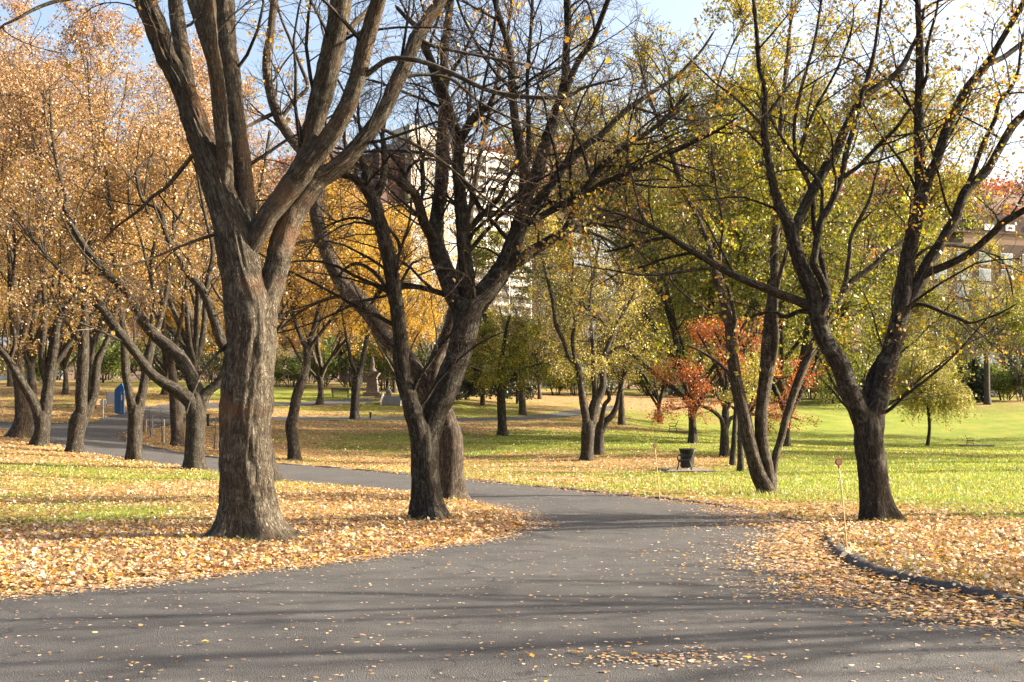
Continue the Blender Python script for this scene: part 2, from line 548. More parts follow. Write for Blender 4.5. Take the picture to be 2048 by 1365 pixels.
# ------------------------------------------------------------------ tree machinery
def disp_limb(Pts, R, S, amp, seed, flare=0.0, lump=0.10, plates=False):
    V, Q, B, rad = tubes(Pts[None], R[None], S, v0=np.array([seed * 3.17]), ref=np.array([[0.15, 0.98, 0.1]]))
    V, B, rad = V[0], B[0], rad[0]
    q = B * np.array([1, 1, 0.19])
    n = fbm(q * 11 + seed, 3)
    ridge = 1 - np.abs(2 * n - 1) ** 0.7
    lp = fbm(B * np.array([2.2, 2.2, 0.9]) + seed * 1.7, 2) - 0.5
    dsp = -amp * (1 - ridge) * 1.3 + amp * 0.5 + lp * lump * 2 * R[:, None]
    if plates:
        wq = B * np.array([13, 13, 4.0]) + (fbm(B * 6, 2) - 0.5)[..., None] * 1.6
        dsp = dsp + amp * (np.clip(worley(wq) / 0.35, 0, 1) - 0.6) * 0.9
    if flare > 0:
        h = (Pts[:, 2] - Pts[0, 2] - 0.15)[:, None]
        th = np.arctan2(B[..., 1], B[..., 0])
        lob = np.clip(vnoise(np.stack([np.cos(th) * 1.6 + seed, np.sin(th) * 1.6, np.zeros_like(th)], -1)) * 2.2 - 0.6, 0, 1.4)
        dsp = dsp + flare * R[:, None] * np.exp(-np.clip(h, 0, None) / 0.32) * lob
    V = V + rad * dsp[..., None]
    return V.reshape(-1, 3), Q, B.reshape(-1, 3)

def resample(pts, rad, K=16):
    s = np.concatenate([[0], np.cumsum(np.linalg.norm(np.diff(pts, axis=0), axis=1))])
    t = np.linspace(0, s[-1], K)
    return np.stack([np.interp(t, s, pts[:, k]) for k in range(3)], 1), np.interp(t, s, rad), s[-1]

def grow(limbs, levels, seed):
    rs = [resample(p, r) for p, r in limbs]
    Pp = np.stack([a[0] for a in rs]); Rp = np.stack([a[1] for a in rs]); Ln = np.array([a[2] for a in rs])
    out = []
    r = np.random.default_rng(seed)
    for i, lv in enumerate(levels):
        lv = dict(lv)
        S = lv.pop('S')
        if 'pm' in lv: n = r.poisson(lv.pop('pm') * Ln)
        else: n = r.poisson(lv.pop('n'), len(Pp))
        C, R = spawn(Pp, Rp, n, lv.pop('t', (0.2, 1.0)), lv.pop('len'), lv.pop('ang', (30, 65)), lv.pop('K'), seed=seed * 31 + i, **lv)
        out.append((C, R, S))
        if len(C) == 0: break
        Ln = np.linalg.norm(np.diff(C, axis=1), axis=-1).sum(1)
        Pp, Rp = C, R
    return out

def foliage(name, levels, spec, seed, origin, root):
    """leaves on the last twig levels. spec: n, size, cols, w, shape, clump"""
    r = np.random.default_rng(seed + 99)
    tw = [l for l in levels if len(l[0])]
    last = tw[-1][0]
    n = int(spec['n'] * 2.2)
    pos = on_twigs(last, n, r, spec.get('jit', 0.04))
    if len(tw) > 1 and spec.get('inner', 0.15) > 0:
        m = int(n * spec.get('inner', 0.15))
        pos[:m] = on_twigs(tw[-2][0], m, r, spec.get('jit', 0.04), 0.4)
    cl = fbm(pos * spec.get('cscale', 0.5) + seed, 2)
    keep = np.argsort(-(cl + r.random(n) * spec.get('mix', 0.6)))[:spec['n']]
    if 'box' in spec:
        pass
    pos = pos[keep]
    n = len(pos)
    col = pal(n, spec['cols'], spec['w'], r, spec.get('cj', 0.16))
    if 'top' in spec:   # another palette towards the top of the crown (leaves turn from the top down)
        zc = (pos[:, 2] - pos[:, 2].min()) / (np.ptp(pos[:, 2]) + 1e-6)
        c2 = pal(n, spec['top'], spec['w2'], r)
        k = (zc + r.normal(size=n) * 0.18) > spec.get('topz', 0.5)
        col[k] = c2[k]
    size = spec['size'] * (0.65 + 0.7 * r.random(n))
    V, sz, idx, C = leaf_geo(pos, size, col, spec.get('shape', 'rhomb'), seed + 5, spec.get('droop', 0.6))
    me = np_mesh(name, V - origin, sz, idx, False, None, C)
    return tag(link("foliage", me, M_LEAF, root), kind="stuff")

def trace(limbs, d0, ext=3.0, seed=1, blend=True):
    """limbs traced in photograph pixels, set out in depth -> list of (world points, radii, pixel width)"""
    r = np.random.default_rng(seed)
    res = []; pxs = []
    for i, (par, lean, pts) in enumerate(limbs):
        a = np.array(pts, float)
        n = max(6, int(np.linalg.norm(np.diff(a[:, :2], axis=0), axis=1).sum() / 9))
        a = catmull(np.column_stack([a[:, 0], a[:, 1], a[:, 2]]) if a.shape[1] == 3 else a, n)
        if par is None: ds = d0
        else:
            q = pxs[par]
            k = np.argmin((q[:, 0] - a[0, 0]) ** 2 + (q[:, 1] - a[0, 1]) ** 2)
            ds = q[k, 3]
            if par == 0 and a[0, 2] > 0.4 * q[k, 2] and blend:    # a main fork: the limb grows out of the trunk's own width
                R = q[k, 2] * 0.5
                below = np.argmin(np.abs(q[:, 1] - (q[k, 1] + 2.2 * R)))
                first = np.array([q[below, 0], q[below, 1], q[below, 2] * 0.84])
                a2 = a.copy()
                m_ = max(2, int(0.12 * n))
                a2[:m_, 2] = np.maximum(a[:m_, 2], np.linspace(0.66, 0.3, m_) * q[k, 2])
                a = catmull(np.vstack([first, a2[1:]]), n)
        s = np.linspace(0, 1, n)
        wob = 0.0 if par is None else 0.12 * np.sin(s * 5 + r.random() * 6) * s
        d = ds + lean * s + wob
        w = np.maximum(a[:, 2], 2.0)
        pts3 = np.stack([(a[:, 0] - 1024) * d / F, d, CAM_H + (YH - a[:, 1]) * d / F], 1)
        rad = w * 0.5 * d / F
        pxs.append(np.column_stack([a[:, 0], a[:, 1], w, d]))
        if a[-1, 1] < -8 or a[-1, 0] < -3 or a[-1, 0] > 2052:
            dr = unit(pts3[-1] - pts3[-4]); e = ext * (0.8 + 0.5 * r.random())
            m = 14
            cur = pts3[-1].copy(); ex = []
            cv = r.normal(size=3) * 0.05
            for k in range(m):
                dr = unit(dr + cv + np.array([0, 0, 0.02]) + r.normal(size=3) * 0.03)
                cur = cur + dr * e / m
                ex.append(cur.copy())
            pts3 = np.vstack([pts3, ex])
            rad = np.concatenate([rad, rad[-1] * np.linspace(0.97, 0.22, m)])
        res.append((pts3, rad, a[:, 2].max()))
    return res

def make_tree(name, label, group, limbs3, bark, twig, levels, leaves, seed, flare=0.5, amp=None, dense=1.0, trunk_only_first=True, cat="tree", extra_limbs=()):
    """limbs3: list of (points, radii, pixel width), the first is the trunk"""
    base = limbs3[0][0][0].copy()
    base[2] = float(hz(base[0], base[1])) if name != 'proto' else base[2]
    root = empty(name if name != 'proto' else 'tree', base, label, cat, group)
    for i, (p, r, w) in enumerate(limbs3):
        if i == 0:
            dn = p[0] - np.array([0, 0, 0.25])
            p = np.vstack([dn, p]); r = np.concatenate([[r[0] * 1.04], r])
        sp = max(0.07, min(0.2, r.mean() * 0.7)) / (dense if w > 24 else 0.8)
        L = np.linalg.norm(np.diff(p, axis=0), axis=1).sum()
        K = max(8, min(420, int(L / sp)))
        q = catmull(np.column_stack([p, r]), K) if len(p) < 60 else np.column_stack(resample(p, r, K)[:2])
        pp, rr = q[:, :3], np.maximum(q[:, 3], 0.003)
        rr = rr.copy()
        if i == 0 and len(limbs3) > 1 and r[-1] > 0.45 * r[3]:      # the trunk narrows out of sight inside its limbs
            u = np.clip((np.linspace(0, 1, K) - 0.72) / 0.28, 0, 1); rr *= 1 - 0.6 * u ** 1.4
        rr[-1] *= 0.15
        S = int(max(6, min(64, w * 0.46 * dense))) if not (i == 0 and w > 100) else 110
        am = (min(0.034 if i == 0 and w > 100 else 0.02, rr.max() * 0.075) if amp is None else amp * rr.max())
        V, Q, B = disp_limb(pp, rr, S, am, seed + i * 1.37, flare if i == 0 else 0.0, plates=(w > 30 and dense > 1.1))
        me = np_mesh("trunk" if i == 0 else "limb", V - base, np.full(len(Q), 4), Q, True, B)
        link("trunk" if i == 0 else "limb", me, bark, root)
    src = [(p, r) for p, r, w in (limbs3[1:] if len(limbs3) > 1 else limbs3)]
    p0, r0, _ = limbs3[0]
    if len(limbs3) > 1 and r0[-1] < 0.45 * r0[3]:      # the trunk runs on as a leading stem
        src.append((p0[int(len(p0) * 0.5):], r0[int(len(p0) * 0.5):]))
    lv = grow(src, levels, seed)
    big = [l for l in lv if l[2] >= 4]
    fine = [l for l in lv if l[2] < 4]
    if big: tag(link("branchwork", tube_mesh("branchwork", big, base), bark if bark is not M_BARK_BIG else M_BARK, root), kind="stuff")
    if fine: tag(link("twigs", tube_mesh("twigs", fine, base), twig, root), kind="stuff")
    if leaves: foliage("foliage", lv, leaves, seed, base, root)
    return root

def copy_tree(src, loc, rz, sc, label, group=None, skip=(), name=None):
    c = src.copy(); COL.objects.link(c)
    if name: c.name = name
    c.location = [float(v) for v in loc]; c.rotation_euler = (0, 0, rz)
    c.scale = (sc, sc, sc) if not hasattr(sc, '__len__') else sc
    c["label"] = label
    if group: c["group"] = group
    for ch in src.children:
        if ch.name.split('.')[0] in skip: continue
        k = ch.copy(); COL.objects.link(k); k.parent = c
    return c

def gen_limbs(seed, h, fork, r0, nl, spread, base=(0, 0, 0), up=0.05, lean=(0, 0), wpx=14):
    """a generic broad-leaved skeleton standing at base"""
    r = np.random.default_rng(seed)
    base = np.array(base, float)
    n = 12
    t = np.linspace(0, 1, n)
    tr = base + np.column_stack([lean[0] * t * fork + 0.05 * np.sin(t * 4 + seed), lean[1] * t * fork + 0.05 * np.cos(t * 3 + seed), t * fork * 1.05])
    rr = r0 * (1.25 * np.exp(-t * 6) * 0.35 + 1 - 0.22 * t)
    limbs = [(tr, rr, wpx)]
    az0 = r.random() * 6.28
    for k in range(nl):
        az = az0 + 6.28 * k / nl + r.normal() * 0.35
        el = math.radians(48 + 34 * r.random())
        if k == 0: el = math.radians(82)
        L = (h - fork) * (0.85 + 0.3 * r.random()) * (1.0 if k == 0 else 0.95)
        d = np.array([math.cos(az) * math.cos(el) * spread, math.sin(az) * math.cos(el) * spread, math.sin(el)])
        d /= np.linalg.norm(d)
        st = tr[int(n * (0.62 + 0.35 * r.random())) if k else n - 1].copy()
        pts = [st - np.array([0, 0, 0.12])]; cur = st.copy()
        m = 14
        for j in range(m):
            d = unit(d + np.array([0, 0, up]) + r.normal(size=3) * 0.10)
            cur = cur + d * L / m
            pts.append(cur.copy())
        rl = r0 * (0.5 + 0.2 * r.random()) * np.linspace(1, 0.16, m + 1) ** 0.9
        limbs.append((np.array(pts), rl, wpx * 0.5))
    return limbs

# ------------------------------------------------------------------ ground, roads, kerb
def gpoly(pts): return np.array([G(*p) for p in pts])

ROAD_NEAR = gpoly([(-900, 1240), (-300, 1212), (0, 1188), (200, 1170), (430, 1148), (560, 1134), (700, 1118), (860, 1095), (960, 1080), (1030, 1062), (1052, 1046), (1036, 1031),
                   (990, 1016), (935, 1003), (800, 986), (700, 976), (560, 963), (441, 946), (371, 935), (284, 924), (226, 915), (168, 906), (106, 887), (64, 873), (0, 859), (-120, 848), (-300, 846)])
ROAD_FAR = gpoly([(3000, 1330), (2500, 1262), (2200, 1238), (2040, 1222), (1960, 1205), (1870, 1190), (1790, 1171), (1725, 1149), (1684, 1128), (1662, 1105), (1648, 1078), (1625, 1058), (1590, 1044), (1540, 1031),
                  (1480, 1021), (1400, 1008), (1300, 997), (1200, 987), (1100, 977), (1000, 968), (929, 960), (819, 950), (726, 942), (645, 935), (590, 931), (441, 918), (371, 908), (322, 899),
                  (284, 891), (256, 882), (245, 875), (252, 868), (290, 857), (345, 849), (440, 845), (560, 842), (700, 841), (860, 842), (980, 843), (1080, 838), (1160, 829), (1230, 818)])
ROAD_TOP = gpoly([(-300, 836), (0, 844), (97, 847), (161, 845), (226, 842), (262, 838), (300, 833), (360, 836), (440, 836), (560, 834), (700, 834), (860, 835), (980, 836), (1080, 830), (1160, 820), (1230, 810)])
PATH_UP = gpoly([(255, 840), (300, 828), (340, 817), (420, 812), (545, 809), (650, 806), (720, 801)])   # path climbing behind, centre line

def smooth_line(p, n):
    return catmull(p[:, :2], n)

near_l = smooth_line(ROAD_NEAR, 420)
far_l = smooth_line(ROAD_FAR, 620)
top_l = smooth_line(ROAD_TOP, 200)
_b = np.random.default_rng(3)
near_l[:, 1] += (fbm(np.column_stack([near_l * 0.9, np.zeros(len(near_l))]), 3) - 0.5) * 0.45 * np.clip(near_l[:, 1] / 20, 0.5, 1.2)
# one outline: near edge (right to left handled below), left exit, top edge back, far edge
outline = np.vstack([[(-60, -6)], near_l, top_l, far_l[::-1], [(60, -6)]])

from mathutils.kdtree import KDTree

def inside(poly, q):
    x, y = q[:, 0], q[:, 1]
    lo, hi = poly.min(0), poly.max(0)
    sel = np.where((x > lo[0]) & (x < hi[0]) & (y > lo[1]) & (y < hi[1]))[0]
    x, y = x[sel], y[sel]
    c = np.zeros(len(sel), bool)
    px, py = poly[:, 0], poly[:, 1]
    order = np.argsort(y); ys = y[order]; xs = x[order]
    j = len(poly) - 1
    for i in range(len(poly)):
        if py[i] != py[j]:
            y0, y1 = min(py[i], py[j]), max(py[i], py[j])
            s0, s1 = np.searchsorted(ys, y0), np.searchsorted(ys, y1)
            if s1 > s0:
                yy = ys[s0:s1]
                hit = xs[s0:s1] < (px[j] - px[i]) * (yy - py[i]) / (py[j] - py[i]) + px[i]
                c[order[s0:s1][hit]] ^= True
        j = i
    out = np.zeros(len(q), bool)
    out[sel] = c
    return out

def dist_line(line, q, far=60.0):
    """distance from points to a polyline (points far outside its box get 'far')"""
    line = np.asarray(line)
    kd = KDTree(len(line))
    for i, p in enumerate(line): kd.insert((p[0], p[1], 0), i)
    kd.balance()
    out = np.full(len(q), far)
    lo, hi = line.min(0) - 15, line.max(0) + 15
    sel = np.where((q[:, 0] > lo[0]) & (q[:, 0] < hi[0]) & (q[:, 1] > lo[1]) & (q[:, 1] < hi[1]))[0]
    s = q[sel]
    idx = np.fromiter((kd.find((a, b, 0))[1] for a, b in s), int, len(s))
    best = np.full(len(s), 1e9)
    for e in (-1, 0):
        i0 = np.clip(idx + e, 0, len(line) - 2)
        a = line[i0]; d = line[i0 + 1] - a
        t = np.clip(((s - a) * d).sum(1) / ((d * d).sum(1) + 1e-12), 0, 1)
        best = np.minimum(best, np.sqrt(((a + t[:, None] * d - s) ** 2).sum(1)))
    out[sel] = best
    return out

path_l = smooth_line(PATH_UP, 120)
KERB_H = 0.13
def kerb_h(y): return 0.045 + (KERB_H - 0.045) * np.clip((18.5 - y) / 3.0, 0, 1)

def road_sd(x, y):
    """signed distance to the road edge: negative on the road"""
    q = np.column_stack([np.ravel(x), np.ravel(y)])
    d = dist_line(outline, q)
    ins = inside(outline, q)
    sd = np.where(ins, -d, d)
    return sd, ins

# --- leaf litter density, set by what lies where in the photograph
_ld = [(200, 1140, 1.0), (60, 1120, 1.0), (400, 1120, 1.0), (650, 1090, 1.0), (200, 1050, .38), (50, 1030, .3), (330, 1045, .35), (650, 1030, .85), (200, 980, .68), (60, 975, .62), (350, 985, .7), (100, 945, .25), (300, 950, .3), (200, 1010, .5), (60, 1000, .5),
       (700, 1000, 1.0), (980, 1040, 1.0), (900, 1060, 1.0), (760, 1060, .9), (60, 905, .85), (20, 890, .9), (200, 925, .7), (700, 915, .5), (620, 880, .6), (800, 880, .35), (720, 890, .35), (800, 925, .9), (650, 855, .85), (900, 860, .8), (700, 818, .35), (900, 815, .4),
       (1000, 925, .55), (1000, 890, .15), (950, 880, .2), (1100, 880, .15), (1100, 935, .75), (1250, 925, .85), (1350, 925, .8), (1100, 850, .75), (1200, 845, .6), (1300, 845, .35), (1300, 880, .08), (1250, 900, .25), (1300, 965, .3), (1150, 965, .45), (1420, 975, .25),
       (1050, 960, .6), (1450, 990, .35), (1480, 1010, .9), (1600, 1020, .55), (1650, 1000, .12), (1750, 1010, .35), (1600, 960, .05), (1850, 960, .03), (2000, 980, .05), (1900, 1010, .12), (2020, 1030, .3), (1850, 1050, .85), (1700, 1060, .95), (2000, 1080, .9), (1800, 1100, .55),
       (1720, 1105, .6), (1950, 1130, .6), (2030, 1180, .6), (1850, 1160, .55), (1900, 850, .02), (1700, 870, .03), (2000, 900, .02), (1990, 810, .5), (1850, 820, .1), (1500, 870, .15), (100, 830, .8), (150, 800, .6), (50, 785, .75), (250, 800, .6), (400, 870, .85), (330, 880, .9), (500, 790, .2), (450, 820, .7), (1300, 810, .8), (1200, 830, .5), (1420, 840, .3), (1600, 930, .03), (1700, 940, .02), (1800, 925, .02), (2040, 940, .02), (1650, 975, .06), (1850, 1000, .08), (1560, 985, .25), (1500, 950, .1), (1440, 955, .2), (1400, 895, .2), (1480, 900, .1)]
_lp = np.array([[*G(a, b)[:2], c] for a, b, c in _ld])

def litter(x, y):
    q = np.column_stack([np.ravel(x), np.ravel(y)])
    out = np.empty(len(q))
    ly = np.log(np.maximum(_lp[:, 1], 3)); lx = _lp[:, 0] / _lp[:, 1]
    for i in range(0, len(q), 20000):
        s = q[i:i + 20000]
        yy = np.maximum(s[:, 1], 3)
        d2 = ((np.log(yy)[:, None] - ly) * 2.2) ** 2 + ((s[:, 0] / yy)[:, None] * 2.2 - lx * 2.2) ** 2
        w = 1 / (d2 + 0.004) ** 1.6
        out[i:i + 20000] = (w * _lp[:, 2]).sum(1) / w.sum(1)
    n = fbm(np.column_stack([q * 0.55, np.zeros(len(q))]), 3)
    return np.clip(out + (n - 0.5) * 2.6 * out * (1.12 - out), 0, 1)

# terrain sheet
def spacing(lo, hi, near, g):
    v = [0.0]; s = near
    while v[-1] < hi: v.append(v[-1] + s); s *= g
    w = [0.0]; s = near
    while w[-1] > lo: w.append(w[-1] - s); s *= g
    return np.array(sorted(set(w + v)))
gx = spacing(-420, 420, 0.30, 1.026)
gy = np.concatenate([np.arange(-40, 4, 2.0), np.arange(4, 34, 0.24), [34]])
s = 0.26
while gy[-1] < 620: gy = np.append(gy, gy[-1] + s); s *= 1.022
X, Y = np.meshgrid(gx, gy)
Z = hz(X, Y)
sd, ins = road_sd(X, Y)
qn = np.column_stack([X.ravel(), Y.ravel()])
dk = dist_line(far_l, qn)
kerb_side = (dk < dist_line(np.vstack([near_l, top_l]), qn))
pd = dist_line(path_l, qn)
Zr = Z.ravel().copy()
off = np.where(kerb_side, np.minimum(np.clip((sd - 0.03) * 1.4, -0.2, 1), kerb_h(qn[:, 1]) * 0.85), np.clip(sd * 0.22, -0.2, 0.05))
off = np.where(pd < 6, np.minimum(off, np.clip((pd - 1.6) * 0.25, -0.2, 0.04)), off)
lawn_bump = (fbm(np.column_stack([qn * 0.35, np.zeros(len(qn))]), 3) - 0.5) * 0.10
lawn_bump += (fbm(np.column_stack([qn * 1.9, np.ones(len(qn))]), 2) - 0.5) * 0.05
Zr += off + lawn_bump * np.clip(sd / 1.5, 0, 1)
lit = np.where(ins, 0.2, litter(X, Y))
nx, ny = len(gx), len(gy)
k = np.arange(nx * ny).reshape(ny, nx)
Qg = np.stack([k[:-1, :-1], k[:-1, 1:], k[1:, 1:], k[1:, :-1]], -1).reshape(-1, 4)
keepq = ~((sd[Qg] < -0.8).all(1))
Qg = Qg[keepq]
g_me = np_mesh("ground", np.column_stack([X.ravel(), Y.ravel(), Zr]), np.full(len(Qg), 4), Qg, True, None, np.repeat(lit[:, None], 3, 1))

def ground_z(x, y):
    """final lawn height (kerb side and verge included)"""
    x = np.atleast_1d(np.asarray(x, float)); y = np.atleast_1d(np.asarray(y, float))
    ix = np.clip(np.searchsorted(gx, x) - 1, 0, nx - 2); iy = np.clip(np.searchsorted(gy, y) - 1, 0, ny - 2)
    fx = (x - gx[ix]) / (gx[ix + 1] - gx[ix]); fy = (y - gy[iy]) / (gy[iy + 1] - gy[iy])
    Zg = Zr.reshape(ny, nx)
    return (Zg[iy, ix] * (1 - fx) + Zg[iy, ix + 1] * fx) * (1 - fy) + (Zg[iy + 1, ix] * (1 - fx) + Zg[iy + 1, ix + 1] * fx) * fy

def ground_mat():
    m, nt, out = new_mat("lawn_and_litter")
    b = nd(nt, "ShaderNodeBsdfPrincipled", Roughness=0.95)
    b.inputs["Specular IOR Level"].default_value = 0.1
    tc = nd(nt, "ShaderNodeTexCoord")
    at = nd(nt, "ShaderNodeAttribute", attribute_name="Col")
    n1 = nd(nt, "ShaderNodeTexNoise", Scale=0.35, Detail=8.0, Roughness=0.7)
    n2 = nd(nt, "ShaderNodeTexNoise", Scale=22.0, Detail=5.0, Roughness=0.7)
    n3 = nd(nt, "ShaderNodeTexNoise", Scale=2.2, Detail=8.0, Roughness=0.75)
    for n in (n1, n2, n3): nt.links.new(tc.outputs["Object"], n.inputs["Vector"])
    g = ramp(nt, n1.outputs[0], [(0.25, (0.085, 0.125, 0.02)), (0.5, (0.165, 0.20, 0.032)), (0.72, (0.26, 0.235, 0.07))])
    g2 = ramp(nt, n2.outputs[0], [(0.3, (0.55, 0.6, 0.5)), (0.7, (1.35, 1.3, 1.1))])
    grass = mixc(nt, 1.0, g, g2, 'MULTIPLY')
    vo = nd(nt, "ShaderNodeTexVoronoi", Scale=9.0)
    nt.links.new(tc.outputs["Object"], vo.inputs["Vector"])
    wn_ = nd(nt, "ShaderNodeTexWhiteNoise")
    nt.links.new(vo.outputs["Position"], wn_.inputs["Vector"])
    leafc = ramp(nt, wn_.outputs["Value"], [(0.0, (0.11, 0.06, 0.03)), (0.3, (0.21, 0.12, 0.05)), (0.6, (0.34, 0.21, 0.085)), (0.85, (0.42, 0.29, 0.16)), (1.0, (0.40, 0.22, 0.045))])
    # litter covers where density beats fine noise
    th = mathn(nt, 'ADD', mathn(nt, 'MULTIPLY', n3.outputs[0], 0.7), mathn(nt, 'MULTIPLY', wn_.outputs["Value"], 0.45))
    dfac = mathn(nt, 'SUBTRACT', mathn(nt, 'MULTIPLY', at.outputs["Fac"], 1.15), mathn(nt, 'SUBTRACT', th, 0.1))
    fac = ramp(nt, mathn(nt, 'ADD', mathn(nt, 'MULTIPLY', dfac, 2.2), 0.5), [(0.35, 0.0), (0.65, 1.0)])
    col = mixc(nt, fac, grass, leafc)
    nt.links.new(col, b.inputs["Base Color"])
    bp = nd(nt, "ShaderNodeBump", Strength=0.9, Distance=0.05)
    nt.links.new(n2.outputs[0], bp.inputs["Height"])
    nt.links.new(bp.outputs[0], b.inputs["Normal"])
    nt.links.new(b.outputs[0], out.inputs[0])
    return m

ground = tag(link("ground", g_me, ground_mat()), kind="structure")

# road sheet: fine grid clipped to the outline (it runs 0.5 m under the verges)
rx = spacing(-60, 60, 0.30, 1.02)
ry = np.concatenate([np.arange(-6, 36, 0.3), [36]])
s = 0.32
while ry[-1] < 125: ry = np.append(ry, ry[-1] + s); s *= 1.01
RX, RY = np.meshgrid(rx, ry)
RZ = hz(RX, RY) + 0.004
rsd, rins = road_sd(RX, RY)
rpd = dist_line(path_l, np.column_stack([RX.ravel(), RY.ravel()]))
ok = (rsd < 0.45) | (rpd < 2.3)
k = np.arange(RX.size).reshape(RX.shape)
Qr = np.stack([k[:-1, :-1], k[:-1, 1:], k[1:, 1:], k[1:, :-1]], -1).reshape(-1, 4)
Qr = Qr[ok[Qr].all(1)]
used = np.unique(Qr); mp_ = -np.ones(RX.size, int); mp_[used] = np.arange(len(used))
crown_ = np.clip(-rsd, 0, 2.0) * 0.012
Vr = np.column_stack([RX.ravel(), RY.ravel(), RZ.ravel() + crown_])[used]

def asphalt_mat():
    m, nt, out = new_mat("asphalt")
    b = nd(nt, "ShaderNodeBsdfPrincipled", Roughness=0.82)
    b.inputs["Specular IOR Level"].default_value = 0.35
    tc = nd(nt, "ShaderNodeTexCoord")
    n1 = nd(nt, "ShaderNodeTexNoise", Scale=0.5, Detail=6.0, Roughness=0.6)
    n2 = nd(nt, "ShaderNodeTexNoise", Scale=70.0, Detail=3.0, Roughness=0.8)
    vo = nd(nt, "ShaderNodeTexVoronoi", Scale=85.0)
    for n in (n1, n2, vo): nt.links.new(tc.outputs["Object"], n.inputs["Vector"])
    base = ramp(nt, n1.outputs[0], [(0.3, (0.045, 0.0435, 0.0425)), (0.7, (0.068, 0.0655, 0.0625))])
    sp = ramp(nt, n2.outputs[0], [(0.32, 0.45), (0.5, 1.0), (0.68, 1.75)])
    col = mixc(nt, 1.0, base, sp, 'MULTIPLY')
    # worn, stained areas
    ns = nd(nt, "ShaderNodeTexNoise", Scale=1.7, Detail=9.0, Roughness=0.7, Distortion=0.8)
    nt.links.new(tc.outputs["Object"], ns.inputs["Vector"])
    col = mixc(nt, 1.0, col, ramp(nt, ns.outputs[0], [(0.34, 0.72), (0.5, 1.0), (0.66, 1.22)]), 'MULTIPLY')
    # hairline cracks
    cv = nd(nt, "ShaderNodeTexVoronoi", Scale=0.22); cv.feature = 'DISTANCE_TO_EDGE'
    cn = nd(nt, "ShaderNodeTexNoise", Scale=1.6, Detail=5.0)
    nt.links.new(tc.outputs["Object"], cn.inputs["Vector"])
    va = nt.nodes.new("ShaderNodeVectorMath"); va.operation = 'ADD'
    nt.links.new(tc.outputs["Object"], va.inputs[0]); nt.links.new(cn.outputs["Color"], va.inputs[1])
    nt.links.new(va.outputs[0], cv.inputs["Vector"])
    crk = ramp(nt, cv.outputs["Distance"], [(0.0, 1.0), (0.0045, 0.0)])
    gate = ramp(nt, n1.outputs[0], [(0.44, 0.0), (0.5, 1.0)])
    col = mixc(nt, mathn(nt, 'MULTIPLY', crk, gate), col, (0.02, 0.02, 0.02))
    nt.links.new(col, b.inputs["Base Color"])
    bp = nd(nt, "ShaderNodeBump", Strength=0.75, Distance=0.012)
    nt.links.new(mathn(nt, 'ADD', n2.outputs[0], vo.outputs["Distance"]), bp.inputs["Height"])
    nt.links.new(bp.outputs[0], b.inputs["Normal"])
    nt.links.new(b.outputs[0], out.inputs[0])
    return m
M_ASPHALT = asphalt_mat()
road = tag(link("road", np_mesh("road", Vr, np.full(len(Qr), 4), mp_[Qr], True), M_ASPHALT), kind="structure")

# kerb: swept asphalt kerb along the far/right edge, near part
kl = far_l[(far_l[:, 1] < 60) & (far_l[:, 1] > 6) & (far_l[:, 0] < 40)]
kl = kl[np.argsort(np.arange(len(kl)))]
kl = catmull(kl, 520)
tng = unit(np.gradient(kl, axis=0)); nrm = np.column_stack([tng[:, 1], -tng[:, 0]])
_t0 = road_sd(kl[:, 0] + nrm[:, 0] * 0.5, kl[:, 1] + nrm[:, 1] * 0.5)[0]
nrm[_t0 < 0] *= -1      # towards the lawn
kz = hz(kl[:, 0], kl[:, 1])
wob = fbm(np.column_stack([kl * 1.1, np.zeros(len(kl))]), 3)
hgt = kerb_h(kl[:, 1]) * (0.7 + 0.55 * wob) * np.where(kl[:, 1] > 18, np.clip(wob * 4 - 1.2, 0.1, 1.1), 1.0)
chip = fbm(np.column_stack([kl * 5.0, np.zeros(len(kl))]), 2); hgt = hgt * (0.86 + 0.28 * chip)
prof = [(-0.03, -0.08), (-0.02, 0.55), (0.02, 0.9), (0.08, 1.0), (0.15, 0.93), (0.20, 0.6), (0.22, -0.5)]
KV = np.stack([np.column_stack([kl + nrm * (a + (wob[:, None] - 0.5) * 0.07), kz + hgt * h]) for a, h in prof], 1)
KS = len(prof); kk = np.arange(len(kl) * KS).reshape(-1, KS)
KQ = np.stack([kk[:-1, :-1], kk[:-1, 1:], kk[1:, 1:], kk[1:, :-1]], -1).reshape(-1, 4)
M_KERB = simple_mat("kerb_asphalt", (0.075, 0.07, 0.066), 0.9, var=0.4, scale=25, bump=0.8)
kerb = link("kerb", np_mesh("kerb", KV.reshape(-1, 3), np.full(len(KQ), 4), KQ, True), M_KERB)
tag(kerb, kind="structure")

# ------------------------------------------------------------------ the trees near the road (limb lines: px, py, width in photograph pixels)
GOLD = [(0.54, 0.32, 0.06), (0.46, 0.24, 0.05), (0.56, 0.40, 0.09), (0.32, 0.18, 0.05)]
TAN = [(0.31, 0.18, 0.08), (0.38, 0.235, 0.095), (0.21, 0.115, 0.055), (0.44, 0.30, 0.15)]
YGREEN = [(0.205, 0.21, 0.032), (0.14, 0.16, 0.026), (0.33, 0.285, 0.055), (0.08, 0.10, 0.02)]
OLIVE = [(0.30, 0.27, 0.05), (0.20, 0.21, 0.035), (0.48, 0.40, 0.10), (0.42, 0.27, 0.07)]
RED = [(0.46, 0.14, 0.045), (0.34, 0.10, 0.04), (0.50, 0.22, 0.07), (0.32, 0.17, 0.07)]
W4 = (4, 3, 2, 2)

FINE = [dict(n=9, len=(0.35, 1.2), K=4, S=3, up=0.08, wig=0.24, rmin=0.0052), dict(n=4.5, len=(0.12, 0.40), K=2, S=3, up=0.12, wig=0.25, rmin=0.0034)]

